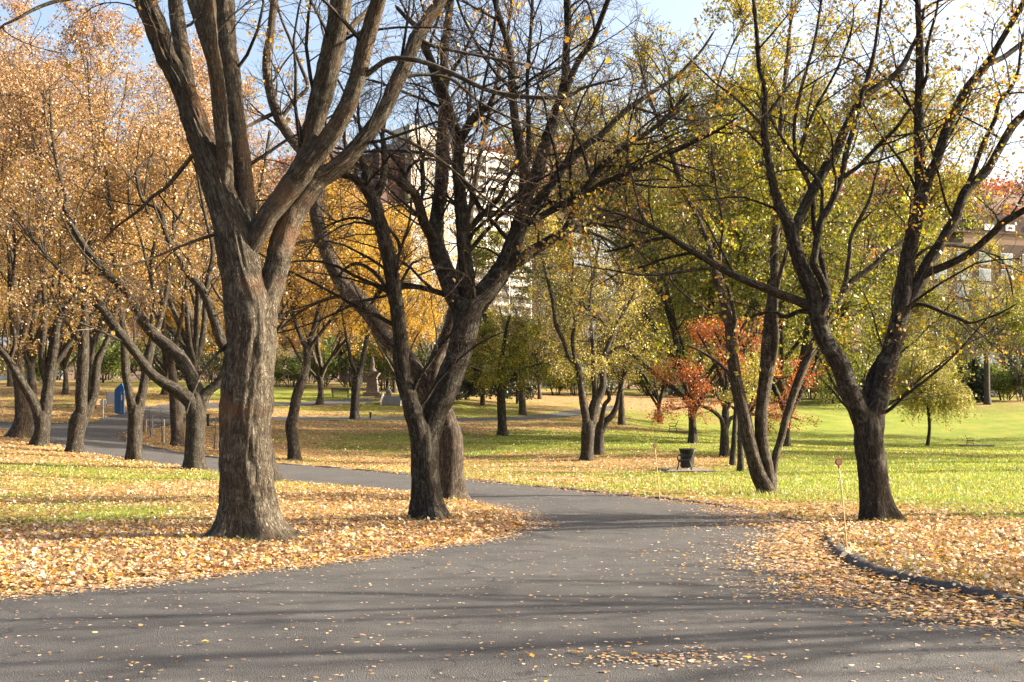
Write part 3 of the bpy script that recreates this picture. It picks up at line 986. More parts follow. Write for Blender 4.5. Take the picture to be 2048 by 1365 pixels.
# --- old maple with the thick trunk, left of the road
T1 = [
 (None, -0.4, [(496, 1094, 150), (496, 1078, 128), (495, 1058, 113), (493, 1004, 104), (492, 930, 102), (490, 855, 100), (495, 790, 104), (500, 722, 95), (503, 655, 98), (499, 610, 94), (488, 560, 80), (478, 515, 76), (468, 470, 72), (456, 430, 66), (445, 400, 62), (428, 345, 60), (408, 293, 54), (397, 264, 51), (386, 234, 48), (370, 190, 44), (352, 150, 40), (331, 112, 37), (314, 59, 38), (289, 0, 38), (268, -50, 34)]),
 (0, 0.5, [(390, 245, 36), (380, 200, 33), (373, 160, 31), (367, 117, 30), (357, 59, 31), (350, 0, 29), (344, -60, 27)]),
 (0, -0.9, [(446, 400, 40), (450, 340, 36), (448, 293, 33), (441, 234, 31), (436, 176, 29), (426, 117, 28), (421, 88, 29), (417, 0, 27), (408, -60, 24)]),
 (0, 0.9, [(486, 520, 50), (492, 460, 40), (491, 400, 38), (483, 322, 38), (476, 264, 36), (468, 205, 37), (463, 147, 38), (454, 88, 38), (450, 0, 38), (444, -60, 36)]),
 (3, 0.6, [(468, 215, 22), (440, 165, 20), (420, 115, 20), (405, 65, 22), (396, 30, 25), (388, 0, 27), (378, -50, 24)]),
 (0, -0.6, [(490, 528, 30), (503, 496, 34), (514, 472, 38), (524, 452, 40), (540, 425, 42), (562, 398, 44), (597, 352, 48), (612, 322, 44), (620, 280, 40), (626, 255, 40), (639, 205, 44), (654, 147, 45), (668, 88, 44), (680, 29, 42), (690, -60, 38)]),
 (5, -0.9, [(585, 370, 40), (605, 340, 44), (622, 317, 41), (645, 293, 38), (676, 249, 36), (698, 205, 35), (717, 147, 34), (731, 88, 32), (748, 29, 30), (757, 0, 28), (775, -60, 26)]),
 (0, 0.8, [(522, 650, 62), (532, 605, 54), (545, 570, 50), (557, 517, 51), (573, 458, 53), (592, 415, 50), (610, 390, 46), (632, 360, 42), (660, 345, 36), (690, 322, 33), (720, 287, 31), (764, 229, 30), (793, 164, 29), (816, 117, 28), (837, 67, 27), (875, 9, 26), (900, -40, 24)]),
 (6, -1.2, [(733, 150, 12), (764, 126, 11), (787, 117, 10), (820, 119, 10), (852, 126, 10), (909, 149, 10), (964, 176, 9), (1014, 190, 9), (1090, 196, 8), (1143, 190, 7), (1166, 176, 6), (1250, 155, 4)]),
 (5, 0.5, [(692, 66, 13), (712, 44, 12), (734, 23, 11), (765, -15, 9)]),
 (7, 1.0, [(750, 252, 8), (790, 270, 7), (830, 290, 7), (880, 320, 6), (940, 370, 5), (1000, 420, 4), (1060, 455, 3)]),
 (7, 0.6, [(790, 160, 9), (820, 152, 7), (860, 150, 6), (905, 160, 6), (960, 205, 5), (1030, 240, 4), (1110, 270, 3)]),
 (7, 0.4, [(835, 75, 9), (860, 90, 8), (900, 100, 7), (960, 112, 6), (1030, 125, 5), (1100, 145, 4)]),
 (0, 0.6, [(392, 308, 10), (385, 311, 9), (362, 340, 9), (332, 375, 8), (303, 395, 7), (278, 421, 6), (234, 453, 5), (205, 482, 4)]),
 (0, -1.0, [(440, 466, 8), (425, 471, 7), (390, 482, 6), (351, 497, 5), (307, 515, 5), (249, 532, 4), (190, 520, 3)]),
 (0, -0.9, [(455, 690, 8), (430, 712, 6), (405, 745, 5), (385, 790, 4), (372, 830, 3)]),
 (0, -1.4, [(290, -20, 16), (220, -35, 12), (160, -8, 10), (110, 3, 8), (70, 18, 7), (30, 40, 6), (2, 54, 5), (-8, 80, 4)]),
]
tree1 = make_tree("maple_tree", "thickest trunk, an old pale-barked maple dividing into many stems left of the road", "maples along the road",
    trace(T1, 16.45, 4.5, 1, False), M_BARK_BIG, M_TWIG,
    [dict(pm=1.5, len=(0.8, 3.0), K=7, S=5, t=(0.15, 1.0), up=0.05, wig=0.16)] + FINE,
    dict(n=450, size=0.072, cols=GOLD, w=W4, shape='maple', mix=0.3), 11, flare=1.5, dense=1.35)

# --- maple with the low V fork, centre
T2 = [
 (None, 0.0, [(853, 1041, 66), (852, 1025, 60), (850, 980, 55), (849, 920, 54), (848, 880, 57), (848, 850, 62), (850, 828, 58)]),
 (0, -0.8, [(838, 862, 40), (828, 832, 39), (820, 800, 35), (810, 770, 33), (804, 740, 32), (801, 710, 31), (801, 681, 29), (795, 622, 29), (786, 564, 31), (779, 520, 30), (768, 476, 29), (756, 432, 28), (745, 397, 30), (735, 372, 22), (732, 345, 20), (724, 318, 13), (716, 285, 8)]),
 (1, -0.5, [(744, 396, 24), (722, 368, 18), (703, 354, 14), (680, 350, 12), (655, 344, 10), (630, 330, 7)]),
 (1, 0.4, [(748, 396, 22), (764, 366, 17), (769, 335, 14), (768, 300, 11), (765, 270, 8), (772, 235, 5)]),
 (0, 0.9, [(862, 850, 50), (872, 820, 52), (884, 792, 54), (895, 768, 54), (906, 740, 53), (917, 710, 52), (926, 680, 54), (932, 650, 54), (938, 622, 52), (950, 600, 44), (968, 585, 41), (997, 549, 39), (1020, 508, 38), (1031, 476, 35), (1043, 440, 32), (1050, 400, 29), (1062, 372, 25), (1074, 345, 24), (1089, 293, 23), (1110, 234, 23), (1128, 176, 19), (1132, 117, 16), (1136, 59, 14), (1134, 0, 15), (1137, -50, 13)]),
 (4, -0.9, [(1048, 400, 24), (1050, 352, 23), (1041, 300, 20), (1030, 240, 17), (1024, 176, 15), (1022, 117, 13), (1017, 86, 13), (1007, 59, 12), (997, 29, 12), (990, 0, 11), (980, -50, 10)]),
 (5, 0.6, [(1048, 340, 11), (1056, 310, 10), (1057, 234, 9), (1054, 176, 8), (1057, 117, 8), (1062, 59, 7), (1065, 0, 6), (1068, -40, 5)]),
 (4, -1.1, [(1112, 228, 16), (1126, 195, 15), (1143, 152, 14), (1160, 117, 13), (1181, 88, 12), (1202, 38, 11), (1216, 0, 10), (1232, -40, 9)]),
 (4, 1.0, [(1045, 436, 20), (1070, 408, 19), (1090, 386, 18), (1111, 359, 17), (1134, 326, 17), (1172, 290, 15), (1202, 270, 13), (1250, 223, 11), (1300, 188, 9), (1350, 155, 7), (1400, 105, 5), (1430, 60, 4)]),
 (4, -1.4, [(1040, 452, 16), (1073, 438, 14), (1105, 420, 14), (1134, 408, 13), (1178, 384, 12), (1208, 366, 11), (1252, 347, 10), (1330, 312, 8), (1420, 270, 6), (1480, 232, 4)]),
 (4, -0.3, [(1000, 548, 26), (1017, 537, 24), (1041, 520, 23), (1076, 496, 22), (1105, 479, 21), (1128, 466, 20), (1139, 448, 18), (1149, 417, 16), (1164, 391, 15), (1184, 356, 14), (1211, 326, 13), (1250, 293, 11), (1310, 255, 8), (1380, 185, 5)]),
 (10, 0.8, [(1126, 466, 9), (1155, 461, 8), (1193, 470, 7), (1219, 482, 6), (1246, 499, 4)]),
 (10, -0.7, [(1134, 458, 8), (1165, 452, 7), (1193, 449, 6), (1252, 458, 5), (1310, 470, 3)]),
 (4, 1.3, [(928, 640, 44), (918, 612, 38), (908, 593, 37), (897, 564, 38), (887, 534, 38), (876, 505, 36), (871, 476, 33), (874, 432, 28), (880, 388, 27), (884, 344, 27), (885, 293, 26), (886, 249, 22), (888, 200, 20), (888, 117, 17), (890, 88, 16), (895, 59, 15), (898, 29, 15), (901, 0, 14), (905, -50, 12)]),
 (13, -0.8, [(876, 490, 24), (858, 464, 21), (846, 440, 20), (840, 417, 18), (828, 388, 19), (802, 364, 22), (790, 358, 14)]),
 (14, 0.3, [(806, 366, 11), (809, 352, 10), (802, 335, 9), (787, 318, 7), (770, 295, 4)]),
 (14, -0.3, [(808, 364, 8), (814, 345, 7), (823, 332, 7), (834, 322, 6), (864, 318, 5), (890, 330, 3)]),
 (4, 0.2, [(938, 625, 36), (936, 590, 31), (934, 549, 30), (928, 505, 28), (926, 461, 28), (922, 417, 26), (918, 373, 24), (916, 329, 24), (917, 293, 25), (912, 265, 24), (904, 246, 24), (892, 208, 25), (880, 176, 24), (868, 142, 20), (860, 118, 16), (846, 88, 14), (831, 53, 11), (811, 35, 8), (790, 10, 6)]),
 (17, -0.9, [(918, 284, 20), (929, 264, 18), (948, 236, 19), (964, 220, 17), (976, 214, 12), (984, 196, 7), (1000, 175, 5), (1040, 150, 3)]),
 (17, 0.7, [(932, 464, 13), (942, 455, 12), (960, 435, 12), (985, 410, 11), (1000, 394, 10), (1014, 364, 9), (1032, 329, 7), (1050, 290, 4)]),
 (13, 0.5, [(893, 590, 13), (864, 581, 12), (834, 574, 12), (802, 570, 11), (770, 575, 11), (752, 593, 9), (741, 612, 6)]),
 (20, 0.4, [(772, 574, 9), (758, 555, 9), (738, 537, 8), (711, 527, 7), (688, 540, 5), (670, 560, 3)]),
 (1, 0.7, [(790, 526, 8), (799, 505, 7), (796, 482, 7), (776, 458, 6), (746, 446, 6), (711, 436, 5), (670, 445, 4), (640, 462, 3)]),
]
tree2 = make_tree("maple_tree", "dark-barked maple with a low V fork on the leafy point of the verge", "maples along the road",
    trace(T2, 20.15, 4.0, 2), M_BARK, M_TWIG,
    [dict(pm=3.5, len=(0.8, 3.8), K=8, S=4, t=(0.12, 1.0), up=0.04, wig=0.17)] + [dict(n=10, len=(0.4, 1.4), K=4, S=3, up=0.03, wig=0.24, rmin=0.0056), dict(n=5.5, len=(0.15, 0.6), K=2, S=3, up=0.08, wig=0.25, rmin=0.0036)],
    dict(n=800, size=0.06, cols=GOLD + [(0.38, 0.36, 0.06)], w=(4, 3, 3, 1, 3), shape='maple', mix=1.2), 22, flare=1.1, dense=1.2)

# --- the trunk right behind it
T2B = [
 (None, 0.0, [(905, 1005, 60), (904, 985, 53), (902, 950, 50), (902, 890, 50), (898, 850, 50), (892, 820, 46)]),
 (0, 0.6, [(892, 845, 38), (866, 822, 36), (845, 778, 34), (828, 735, 34), (802, 702, 34), (772, 676, 33), (757, 652, 33), (736, 622, 34), (710, 593, 35), (684, 564, 32), (660, 520, 28), (644, 476, 27), (634, 432, 27), (634, 402, 23), (638, 373, 20), (628, 335, 20), (600, 298, 21), (572, 262, 21), (550, 218, 20), (536, 160, 18), (534, 115, 17), (543, 55, 16), (548, 0, 15), (552, -50, 13)]),
 (0, -0.4, [(893, 835, 38), (878, 800, 32), (868, 765, 29), (870, 728, 29), (882, 698, 30), (897, 665, 28), (908, 620, 24), (918, 560, 20), (930, 480, 16), (945, 400, 12), (960, 310, 10), (985, 200, 8), (1010, 90, 6), (1030, -30, 5)]),
 (1, 0.5, [(700, 585, 9), (680, 592, 8), (650, 600, 7), (615, 615, 6), (580, 640, 4), (560, 660, 3)]),
 (1, -0.6, [(645, 486, 8), (625, 482, 7), (600, 485, 6), (570, 500, 4), (545, 520, 3)]),
 (1, 0.6, [(560, 240, 10), (590, 200, 9), (615, 175, 8), (600, 130, 7), (580, 80, 6), (560, 30, 5), (550, -20, 4)]),
 (1, -0.5, [(552, 225, 9), (520, 240, 8), (490, 255, 6), (460, 262, 5)]),
]
tree2b = make_tree("maple_tree", "red-brown trunk directly behind the V-forked maple, one limb sweeping to the left", "maples along the road",
    trace(T2B, 25.0, 4.0, 3), M_BARK_BROWN, M_TWIG,
    [dict(pm=1.5, len=(1.0, 3.0), K=8, S=4, t=(0.3, 1.0), up=0.04, wig=0.17)] + FINE,
    dict(n=1800, size=0.062, cols=GOLD, w=W4, shape='maple', mix=1.0), 33, flare=0.6)

# --- maple on the right of the road
T3 = [
 (None, 0.0, [(1755, 1046, 68), (1753, 1030, 62), (1749, 1000, 58), (1742, 915, 55), (1738, 866, 58), (1735, 834, 62), (1734, 806, 60)]),
 (0, -0.6, [(1728, 850, 42), (1716, 820, 40), (1706, 802, 38), (1694, 770, 38), (1684, 737, 38), (1664, 705, 36), (1647, 675, 35), (1638, 645, 34), (1632, 614, 33), (1625, 585, 32), (1613, 556, 30), (1600, 527, 28), (1590, 497, 27), (1582, 465, 26), (1573, 440, 22), (1564, 424, 20), (1553, 395, 18), (1547, 375, 17), (1537, 322, 15), (1529, 264, 14), (1529, 220, 11), (1529, 176, 9), (1518, 132, 8), (1514, 73, 7), (1507, 0, 7), (1502, -40, 5)]),
 (1, 0.9, [(1585, 468, 24), (1593, 448, 21), (1604, 425, 20), (1620, 392, 20), (1643, 352, 20), (1662, 318, 20), (1676, 293, 19), (1690, 260, 17), (1709, 222, 15), (1731, 192, 15), (1757, 173, 14), (1788, 152, 13), (1809, 126, 11), (1823, 97, 9), (1840, 60, 7), (1850, 10, 5)]),
 (1, -0.8, [(1642, 664, 26), (1638, 644, 24), (1648, 614, 20), (1655, 597, 18), (1649, 572, 15), (1636, 545, 16), (1627, 527, 16), (1632, 497, 14), (1636, 468, 14), (1643, 439, 13), (1657, 418, 13), (1668, 395, 12), (1680, 365, 12), (1688, 330, 11), (1692, 305, 11), (1705, 264, 10), (1717, 220, 10), (1726, 182, 9), (1740, 141, 8), (1749, 102, 7), (1755, 59, 6), (1761, 15, 6), (1765, -30, 5)]),
 (3, 0.4, [(1643, 436, 9), (1644, 409, 8), (1643, 375, 7), (1629, 352, 7), (1597, 319, 7), (1567, 281, 6), (1535, 225, 5), (1510, 180, 3)]),
 (3, -0.5, [(1684, 358, 9), (1700, 345, 9), (1720, 331, 9), (1755, 293, 8), (1794, 255, 7), (1814, 226, 6), (1830, 205, 5)]),
 (3, 0.5, [(1656, 596, 11), (1655, 579, 10), (1643, 520, 10), (1628, 453, 9), (1626, 409, 9), (1617, 366, 8), (1597, 325, 8), (1588, 278, 7), (1591, 234, 7), (1600, 188, 7), (1611, 147, 6), (1626, 97, 6), (1635, 53, 5), (1643, 0, 5), (1648, -40, 4)]),
 (6, -0.3, [(1600, 290, 6), (1612, 262, 6), (1632, 215, 6), (1655, 175, 5), (1678, 130, 5), (1695, 85, 4), (1710, 35, 3)]),
 (1, -1.0, [(1622, 616, 20), (1600, 604, 19), (1559, 589, 18), (1529, 576, 17), (1493, 562, 16), (1449, 541, 14), (1405, 515, 13), (1361, 488, 12), (1335, 471, 10), (1288, 447, 8), (1244, 430, 6), (1200, 418, 5), (1150, 410, 3)]),
 (8, 0.5, [(1340, 474, 8), (1323, 477, 7), (1282, 485, 6), (1244, 497, 5), (1200, 506, 3)]),
 (1, 0.5, [(1618, 624, 11), (1597, 623, 9), (1570, 635, 9), (1550, 625, 7), (1508, 632, 5), (1481, 661, 4), (1478, 695, 3)]),
 (0, 0.6, [(1746, 830, 44), (1756, 806, 40), (1765, 770, 37), (1777, 721, 36), (1788, 680, 33), (1798, 640, 33), (1806, 605, 34), (1810, 556, 32), (1819, 497, 28), (1832, 439, 28), (1842, 395, 27), (1843, 375, 26), (1839, 322, 22), (1838, 264, 20), (1838, 205, 18), (1840, 147, 18), (1840, 88, 16), (1837, 29, 12), (1833, -30, 10)]),
 (11, -0.8, [(1846, 385, 22), (1858, 352, 21), (1873, 322, 20), (1891, 264, 20), (1911, 220, 17), (1934, 176, 16), (1959, 147, 16), (1976, 127, 16), (1990, 103, 13), (2014, 62, 12), (2034, 29, 11), (2046, 6, 11), (2060, -25, 9)]),
 (12, 0.6, [(1972, 130, 12), (2008, 114, 11), (2043, 88, 10), (2085, 60, 8)]),
 (11, -0.5, [(1840, 190, 8), (1855, 147, 7), (1853, 111, 7), (1861, 67, 6), (1873, 23, 5), (1880, -30, 4)]),
 (11, 0.4, [(1812, 610, 30), (1828, 585, 29), (1843, 556, 28), (1857, 527, 26), (1876, 497, 22), (1892, 468, 20), (1910, 439, 20), (1920, 409, 19), (1932, 382, 19), (1950, 365, 18), (1973, 343, 17), (1993, 308, 16), (2008, 281, 16), (2028, 249, 16), (2046, 231, 15), (2080, 200, 13)]),
 (15, -0.6, [(1936, 374, 12), (1949, 337, 10), (1967, 287, 10), (1990, 240, 9), (1999, 205, 8), (2022, 176, 7), (2037, 141, 6), (2040, 111, 5), (2048, 60, 4)]),
 (15, -0.9, [(1848, 550, 19), (1865, 542, 17), (1891, 532, 15), (1926, 515, 14), (1955, 494, 14), (1984, 468, 15), (2005, 447, 14), (2028, 433, 14), (2048, 421, 13), (2085, 400, 11)]),
 (11, -0.7, [(1808, 615, 11), (1830, 610, 9), (1853, 611, 8), (1888, 626, 7), (1920, 638, 7), (1940, 647, 5), (1970, 638, 4), (2002, 626, 4), (2037, 606, 3)]),
 (11, 0.9, [(1826, 520, 7), (1855, 497, 6), (1896, 491, 6), (1943, 497, 5), (1976, 506, 5), (2002, 518, 4), (2020, 556, 4), (2026, 595, 3)]),
 (0, 0.4, [(1742, 815, 26), (1742, 775, 26), (1748, 745, 22), (1760, 722, 18), (1775, 700, 14)]),
]
tree3 = make_tree("maple_tree", "forked maple with yellow leaves standing right of the road beside the tall marker stake", "maples along the road",
    trace(T3, 19.65, 4.0, 4), M_BARK, M_TWIG,
    [dict(pm=2.3, len=(0.8, 3.2), K=8, S=4, t=(0.18, 1.0), up=0.03, wig=0.17)] + [dict(n=8, len=(0.35, 1.2), K=4, S=3, up=0.02, wig=0.22, rmin=0.0054), dict(n=4.5, len=(0.15, 0.5), K=2, S=3, up=0.05, wig=0.25, rmin=0.0034)],
    dict(n=17000, size=0.056, cols=[(0.48, 0.32, 0.065), (0.45, 0.24, 0.07), (0.38, 0.32, 0.07), (0.26, 0.26, 0.05)], w=(4, 3, 3, 2), shape='maple', mix=0.8, cscale=0.4), 44, flare=1.0, dense=1.2)

# --- clump of leaning stems further along the right side
T4 = [
 (None, 0.0, [(1537, 993, 34), (1530, 972, 32), (1517, 947, 31), (1498, 882, 29), (1488, 834, 28), (1477, 786, 26), (1466, 721, 24), (1460, 657, 20), (1452, 620, 18), (1433, 556, 16), (1418, 497, 15), (1408, 468, 13), (1389, 424, 12), (1367, 380, 12), (1350, 330, 10), (1330, 270, 8), (1300, 200, 6), (1280, 130, 4)]),
 (0, 0.6, [(1541, 980, 24), (1537, 947, 24), (1524, 882, 24), (1522, 834, 24), (1527, 786, 26), (1534, 737, 31), (1538, 673, 30), (1543, 625, 26), (1547, 585, 21), (1549, 556, 18), (1549, 512, 18), (1551, 468, 17), (1554, 439, 15), (1558, 400, 14), (1560, 330, 12), (1562, 250, 10), (1570, 160, 8), (1580, 60, 6), (1586, -30, 5)]),
 (0, 0.9, [(1543, 975, 14), (1551, 915, 14), (1561, 882, 14), (1573, 834, 15), (1588, 786, 16), (1602, 747, 17), (1613, 721, 18), (1627, 689, 17), (1642, 660, 16), (1658, 632, 16), (1682, 594, 15), (1705, 562, 13), (1743, 535, 11), (1772, 506, 10), (1799, 488, 8), (1840, 465, 5)]),
 (2, -0.4, [(1684, 592, 11), (1692, 560, 10), (1699, 512, 9), (1702, 477, 8), (1717, 444, 8), (1740, 398, 7), (1752, 350, 5), (1770, 290, 4)]),
 (1, -0.6, [(1530, 760, 12), (1546, 720, 14), (1552, 670, 13), (1550, 625, 12), (1556, 570, 9), (1575, 500, 8), (1600, 420, 6), (1620, 330, 5)]),
 (0, -0.7, [(1462, 670, 10), (1470, 640, 8), (1460, 590, 7), (1440, 520, 6), (1445, 450, 5), (1430, 360, 4), (1420, 260, 3)]),
 (0, 0.7, [(1475, 770, 10), (1455, 745, 8), (1435, 725, 7), (1405, 705, 5), (1375, 690, 3)]),
 (0, -0.5, [(1455, 640, 8), (1430, 625, 7), (1400, 612, 6), (1370, 590, 5), (1345, 565, 4), (1335, 540, 3)]),
]
tree4 = make_tree("willow_leaved_tree", "three leaning brown stems from one base between the litter bin and the right-hand maple", "trees on the lawn",
    trace(T4, 27.2, 3.5, 5), M_BARK_BROWN, M_TWIG,
    [dict(pm=2.0, len=(1.0, 2.8), K=8, S=4, t=(0.35, 1.0), up=0.03, wig=0.18)] + FINE,
    dict(n=16000, size=0.075, cols=YGREEN + [(0.55, 0.42, 0.05)], w=(4, 3, 3, 1, 2), shape='rhomb', mix=0.5, cscale=0.4, droop=0.9), 55, flare=0.4)

# ------------------------------------------------------------------ trees of the left-hand row and the middle distance
def CROWN(pm, ln, n2=7, n3=5):
    return [dict(pm=pm, len=ln, K=9, S=5, t=(0.3, 1.0), up=0.16, wig=0.15, rs=0.7, rlen=0.013, ang=(20, 55)),
            dict(n=n2, len=(0.9, 2.2), K=6, S=3, up=0.10, wig=0.2, rmin=0.006), dict(n=n3, len=(0.35, 0.9), K=2, S=3, up=0.06, wig=0.25, rmin=0.004)]

GOLDTAN = TAN + [(0.38, 0.25, 0.06), (0.30, 0.21, 0.05), (0.22, 0.18, 0.045), (0.20, 0.125, 0.045)]
W8 = (4, 4, 2, 2, 3, 2, 1, 1)
def crown_leaves(n, size=0.13, cols=GOLDTAN, w=W8, **kw):
    d = dict(n=n, size=size, cols=cols, w=w, shape='rhomb', **(dict(top=TAN, w2=W4, topz=0.5) if cols is GOLDTAN else {}), mix=0.8, cscale=0.3, jit=0.12, inner=0.3); d.update(kw)
    return d

TE = [(None, 0.0, [(389, 942, 46), (389, 925, 40), (389, 882, 37), (392, 834, 38), (394, 800, 40), (398, 780, 38)]),
 (0, -1.0, [(390, 815, 30), (372, 795, 28), (350, 779, 26), (322, 763, 22), (300, 744, 20), (280, 718, 18), (258, 689, 18), (232, 657, 18), (206, 621, 19), (185, 598, 17), (164, 578, 13), (135, 555, 10), (100, 520, 7), (60, 470, 5)]),
 (0, 1.5, [(396, 790, 30), (380, 750, 26), (364, 721, 25), (342, 698, 26), (322, 682, 25), (303, 663, 24), (274, 625, 21), (258, 590, 19), (240, 570, 18), (217, 550, 16), (187, 518, 14), (158, 477, 13), (138, 439, 12), (129, 418, 10), (134, 398, 9), (126, 375, 8), (112, 320, 7), (104, 260, 5), (100, 190, 4)]),
 (0, 0.8, [(402, 800, 24), (420, 780, 20), (440, 760, 18), (455, 720, 16), (460, 660, 14), (470, 580, 12), (490, 480, 9), (520, 380, 7), (540, 260, 5)]),
 (2, -1.2, [(300, 655, 10), (310, 600, 9), (300, 540, 8), (310, 470, 7), (290, 400, 6), (300, 300, 4)])]
make_tree("oak_tree", "tree with limbs reaching far left, standing just left of the thickest trunk", "trees in the left-hand row",
    trace(TE, 37.0, 3, 6), M_BARK, M_TWIG_PALE, CROWN(0.9, (2.0, 5.0), 6, 4), crown_leaves(8775, 0.082), 61)

TD = [(None, 0.0, [(267, 925, 38), (268, 905, 32), (269, 882, 29), (271, 830, 30), (272, 812, 34), (270, 800, 30)]),
 (0, -0.8, [(266, 815, 19), (258, 785, 17), (252, 753, 18), (250, 720, 16), (246, 660, 12), (240, 600, 10), (228, 520, 8), (220, 420, 6), (210, 300, 4), (205, 200, 3)]),
 (0, 0.9, [(278, 812, 19), (285, 782, 17), (290, 753, 16), (297, 715, 18), (305, 680, 16), (320, 640, 12), (335, 570, 9), (345, 480, 7), (350, 380, 5), (360, 260, 4)])]
make_tree("oak_tree", "straight trunk with a narrow U fork, right of the blue board at the bend", "trees in the left-hand row",
    trace(TD, 41.0, 3, 7), M_BARK, M_TWIG_PALE, CROWN(1.3, (2.0, 4.5)), crown_leaves(17550, 0.09), 62)

TC = [(None, 0.0, [(149, 907, 36), (150, 890, 32), (155, 850, 34), (163, 828, 38), (168, 812, 36)]),
 (0, -0.7, [(164, 830, 26), (163, 786, 24), (166, 721, 22), (168, 660, 18), (170, 600, 14), (176, 520, 11), (185, 430, 8), (190, 330, 6), (180, 220, 4), (175, 120, 3)]),
 (0, 0.8, [(172, 825, 20), (188, 790, 18), (192, 753, 16), (196, 720, 15), (208, 695, 12), (225, 650, 10), (238, 590, 8), (250, 500, 6), (255, 400, 4), (262, 290, 3)]),
 (1, -1.0, [(166, 700, 9), (140, 660, 8), (110, 600, 6), (80, 540, 5), (60, 460, 4)])]
make_tree("oak_tree", "crooked trunk bending right then forking, third from the left edge at the bend", "trees in the left-hand row",
    trace(TC, 43.0, 3, 8), M_BARK, M_TWIG_PALE, CROWN(1.4, (2.0, 5.0)), crown_leaves(18900, 0.094), 63)

TB = [(None, 0.0, [(78, 895, 38), (80, 880, 31), (84, 866, 29), (85, 835, 32), (85, 822, 34), (84, 812, 30)]),
 (0, -0.8, [(78, 828, 22), (64, 799, 20), (40, 760, 16), (18, 721, 14), (0, 698, 13), (-25, 668, 11), (-50, 620, 9)]),
 (0, 0.8, [(90, 825, 25), (95, 786, 23), (103, 737, 24), (111, 690, 25), (116, 650, 20), (128, 625, 17), (140, 612, 16), (160, 575, 12), (178, 530, 9), (190, 450, 7), (200, 350, 5), (195, 240, 4)]),
 (2, -0.6, [(96, 780, 16), (85, 725, 16), (86, 680, 14), (90, 620, 11), (85, 540, 9), (92, 440, 7), (80, 330, 5), (88, 200, 4)]),
 (2, 0.7, [(106, 730, 15), (122, 712, 14), (155, 663, 12), (180, 634, 10), (210, 600, 8), (240, 540, 6), (260, 450, 4)]),
 (1, -0.3, [(20, 724, 8), (30, 680, 8), (20, 610, 7), (30, 500, 6), (20, 380, 5), (40, 260, 4)])]
make_tree("oak_tree", "wide Y-forked trunk, one limb running up to the left edge", "trees in the left-hand row",
    trace(TB, 45.0, 3, 9), M_BARK, M_TWIG_PALE, CROWN(1.3, (2.0, 5.0)), crown_leaves(20250, 0.094), 64)

TA = [(None, 0.0, [(41, 877, 42), (43, 860, 34), (47, 834, 32), (44, 800, 29), (40, 770, 26), (33, 730, 23), (30, 700, 20)]),
 (0, 0.8, [(31, 715, 18), (28, 640, 16), (22, 580, 14), (20, 500, 11), (8, 400, 8), (10, 300, 6), (20, 180, 4)]),
 (0, -0.8, [(32, 715, 15), (50, 660, 13), (60, 600, 11), (62, 520, 9), (75, 420, 7), (70, 320, 5), (60, 230, 4)])]
make_tree("oak_tree", "hollow-based dark trunk nearest the left edge, behind the wide Y fork", "trees in the left-hand row",
    trace(TA, 48.0, 3, 10), M_BARK_BROWN, M_TWIG_PALE, CROWN(1.6, (2.0, 5.0)), crown_leaves(17550, 0.098), 65, flare=1.0)

TF = [(None, 0.0, [(548, 968, 40), (540, 940, 30), (528, 880, 28), (510, 800, 28), (495, 740, 27), (480, 705, 26)]),
 (0, -0.9, [(486, 715, 24), (460, 700, 23), (445, 688, 22), (425, 629, 20), (404, 579, 18), (375, 544, 16), (352, 506, 12), (331, 468, 10), (318, 420, 9), (285, 400, 7), (270, 340, 5)]),
 (1, 0.6, [(410, 590, 12), (418, 550, 11), (425, 500, 9), (410, 430, 7), (395, 350, 6), (385, 260, 4)]),
 (0, 0.8, [(484, 712, 20), (500, 660, 17), (530, 600, 14), (560, 540, 11), (590, 470, 8), (600, 380, 6), (610, 280, 4)])]
make_tree("oak_tree", "trunk mostly hidden behind the thickest trunk, its root flare showing at the road edge", "trees in the left-hand row",
    trace(TF, 33.0, 3, 11), M_BARK, M_TWIG_PALE, CROWN(0.8, (1.8, 4.0), 6, 4), crown_leaves(6075, 0.078), 66, flare=0.8)

TG = [(None, 0.0, [(588, 923, 27), (587, 900, 25), (585, 875, 24), (583, 852, 25), (587, 830, 21), (591, 805, 20), (597, 781, 20), (611, 737, 18), (616, 702, 16), (622, 670, 13)]),
 (0, -0.8, [(616, 705, 11), (600, 670, 9), (585, 620, 7), (580, 560, 6), (570, 490, 4)]),
 (0, 0.8, [(622, 675, 12), (635, 630, 10), (642, 570, 8), (655, 500, 6), (660, 430, 4)]),
 (0, -0.5, [(617, 700, 8), (640, 668, 7), (670, 630, 6), (700, 590, 4)])]
make_tree("maple_tree", "slim bent trunk with a knobbly hollow knee, in the leaf-strewn grass beyond the road", "trees beyond the road",
    trace(TG, 50.0, 3, 12), M_BARK, M_TWIG_PALE, CROWN(2.4, (1.8, 3.6)), crown_leaves(17550, 0.094, GOLD + [(0.5, 0.42, 0.05)], (4, 3, 3, 2, 2)), 67)

TH = [(None, 0.0, [(708, 839, 21), (709, 820, 17), (711, 790, 18), (713, 770, 20), (718, 745, 19), (722, 730, 17)]),
 (0, -0.8, [(716, 750, 10), (704, 730, 9), (698, 700, 7), (688, 650, 5), (680, 590, 4)]),
 (0, 0.8, [(722, 735, 12), (728, 705, 10), (735, 670, 8), (745, 610, 6), (750, 540, 4)])]
make_tree("maple_tree", "stocky trunk with golden leaves in front of the stone pedestal", "trees beyond the road",
    trace(TH, 78.0, 3, 13), M_BARK, M_TWIG_PALE, CROWN(2.6, (1.8, 4.2), 7, 5), crown_leaves(17550, 0.109, GOLD + [(0.5, 0.42, 0.05)], (4, 3, 3, 2, 2)), 68)

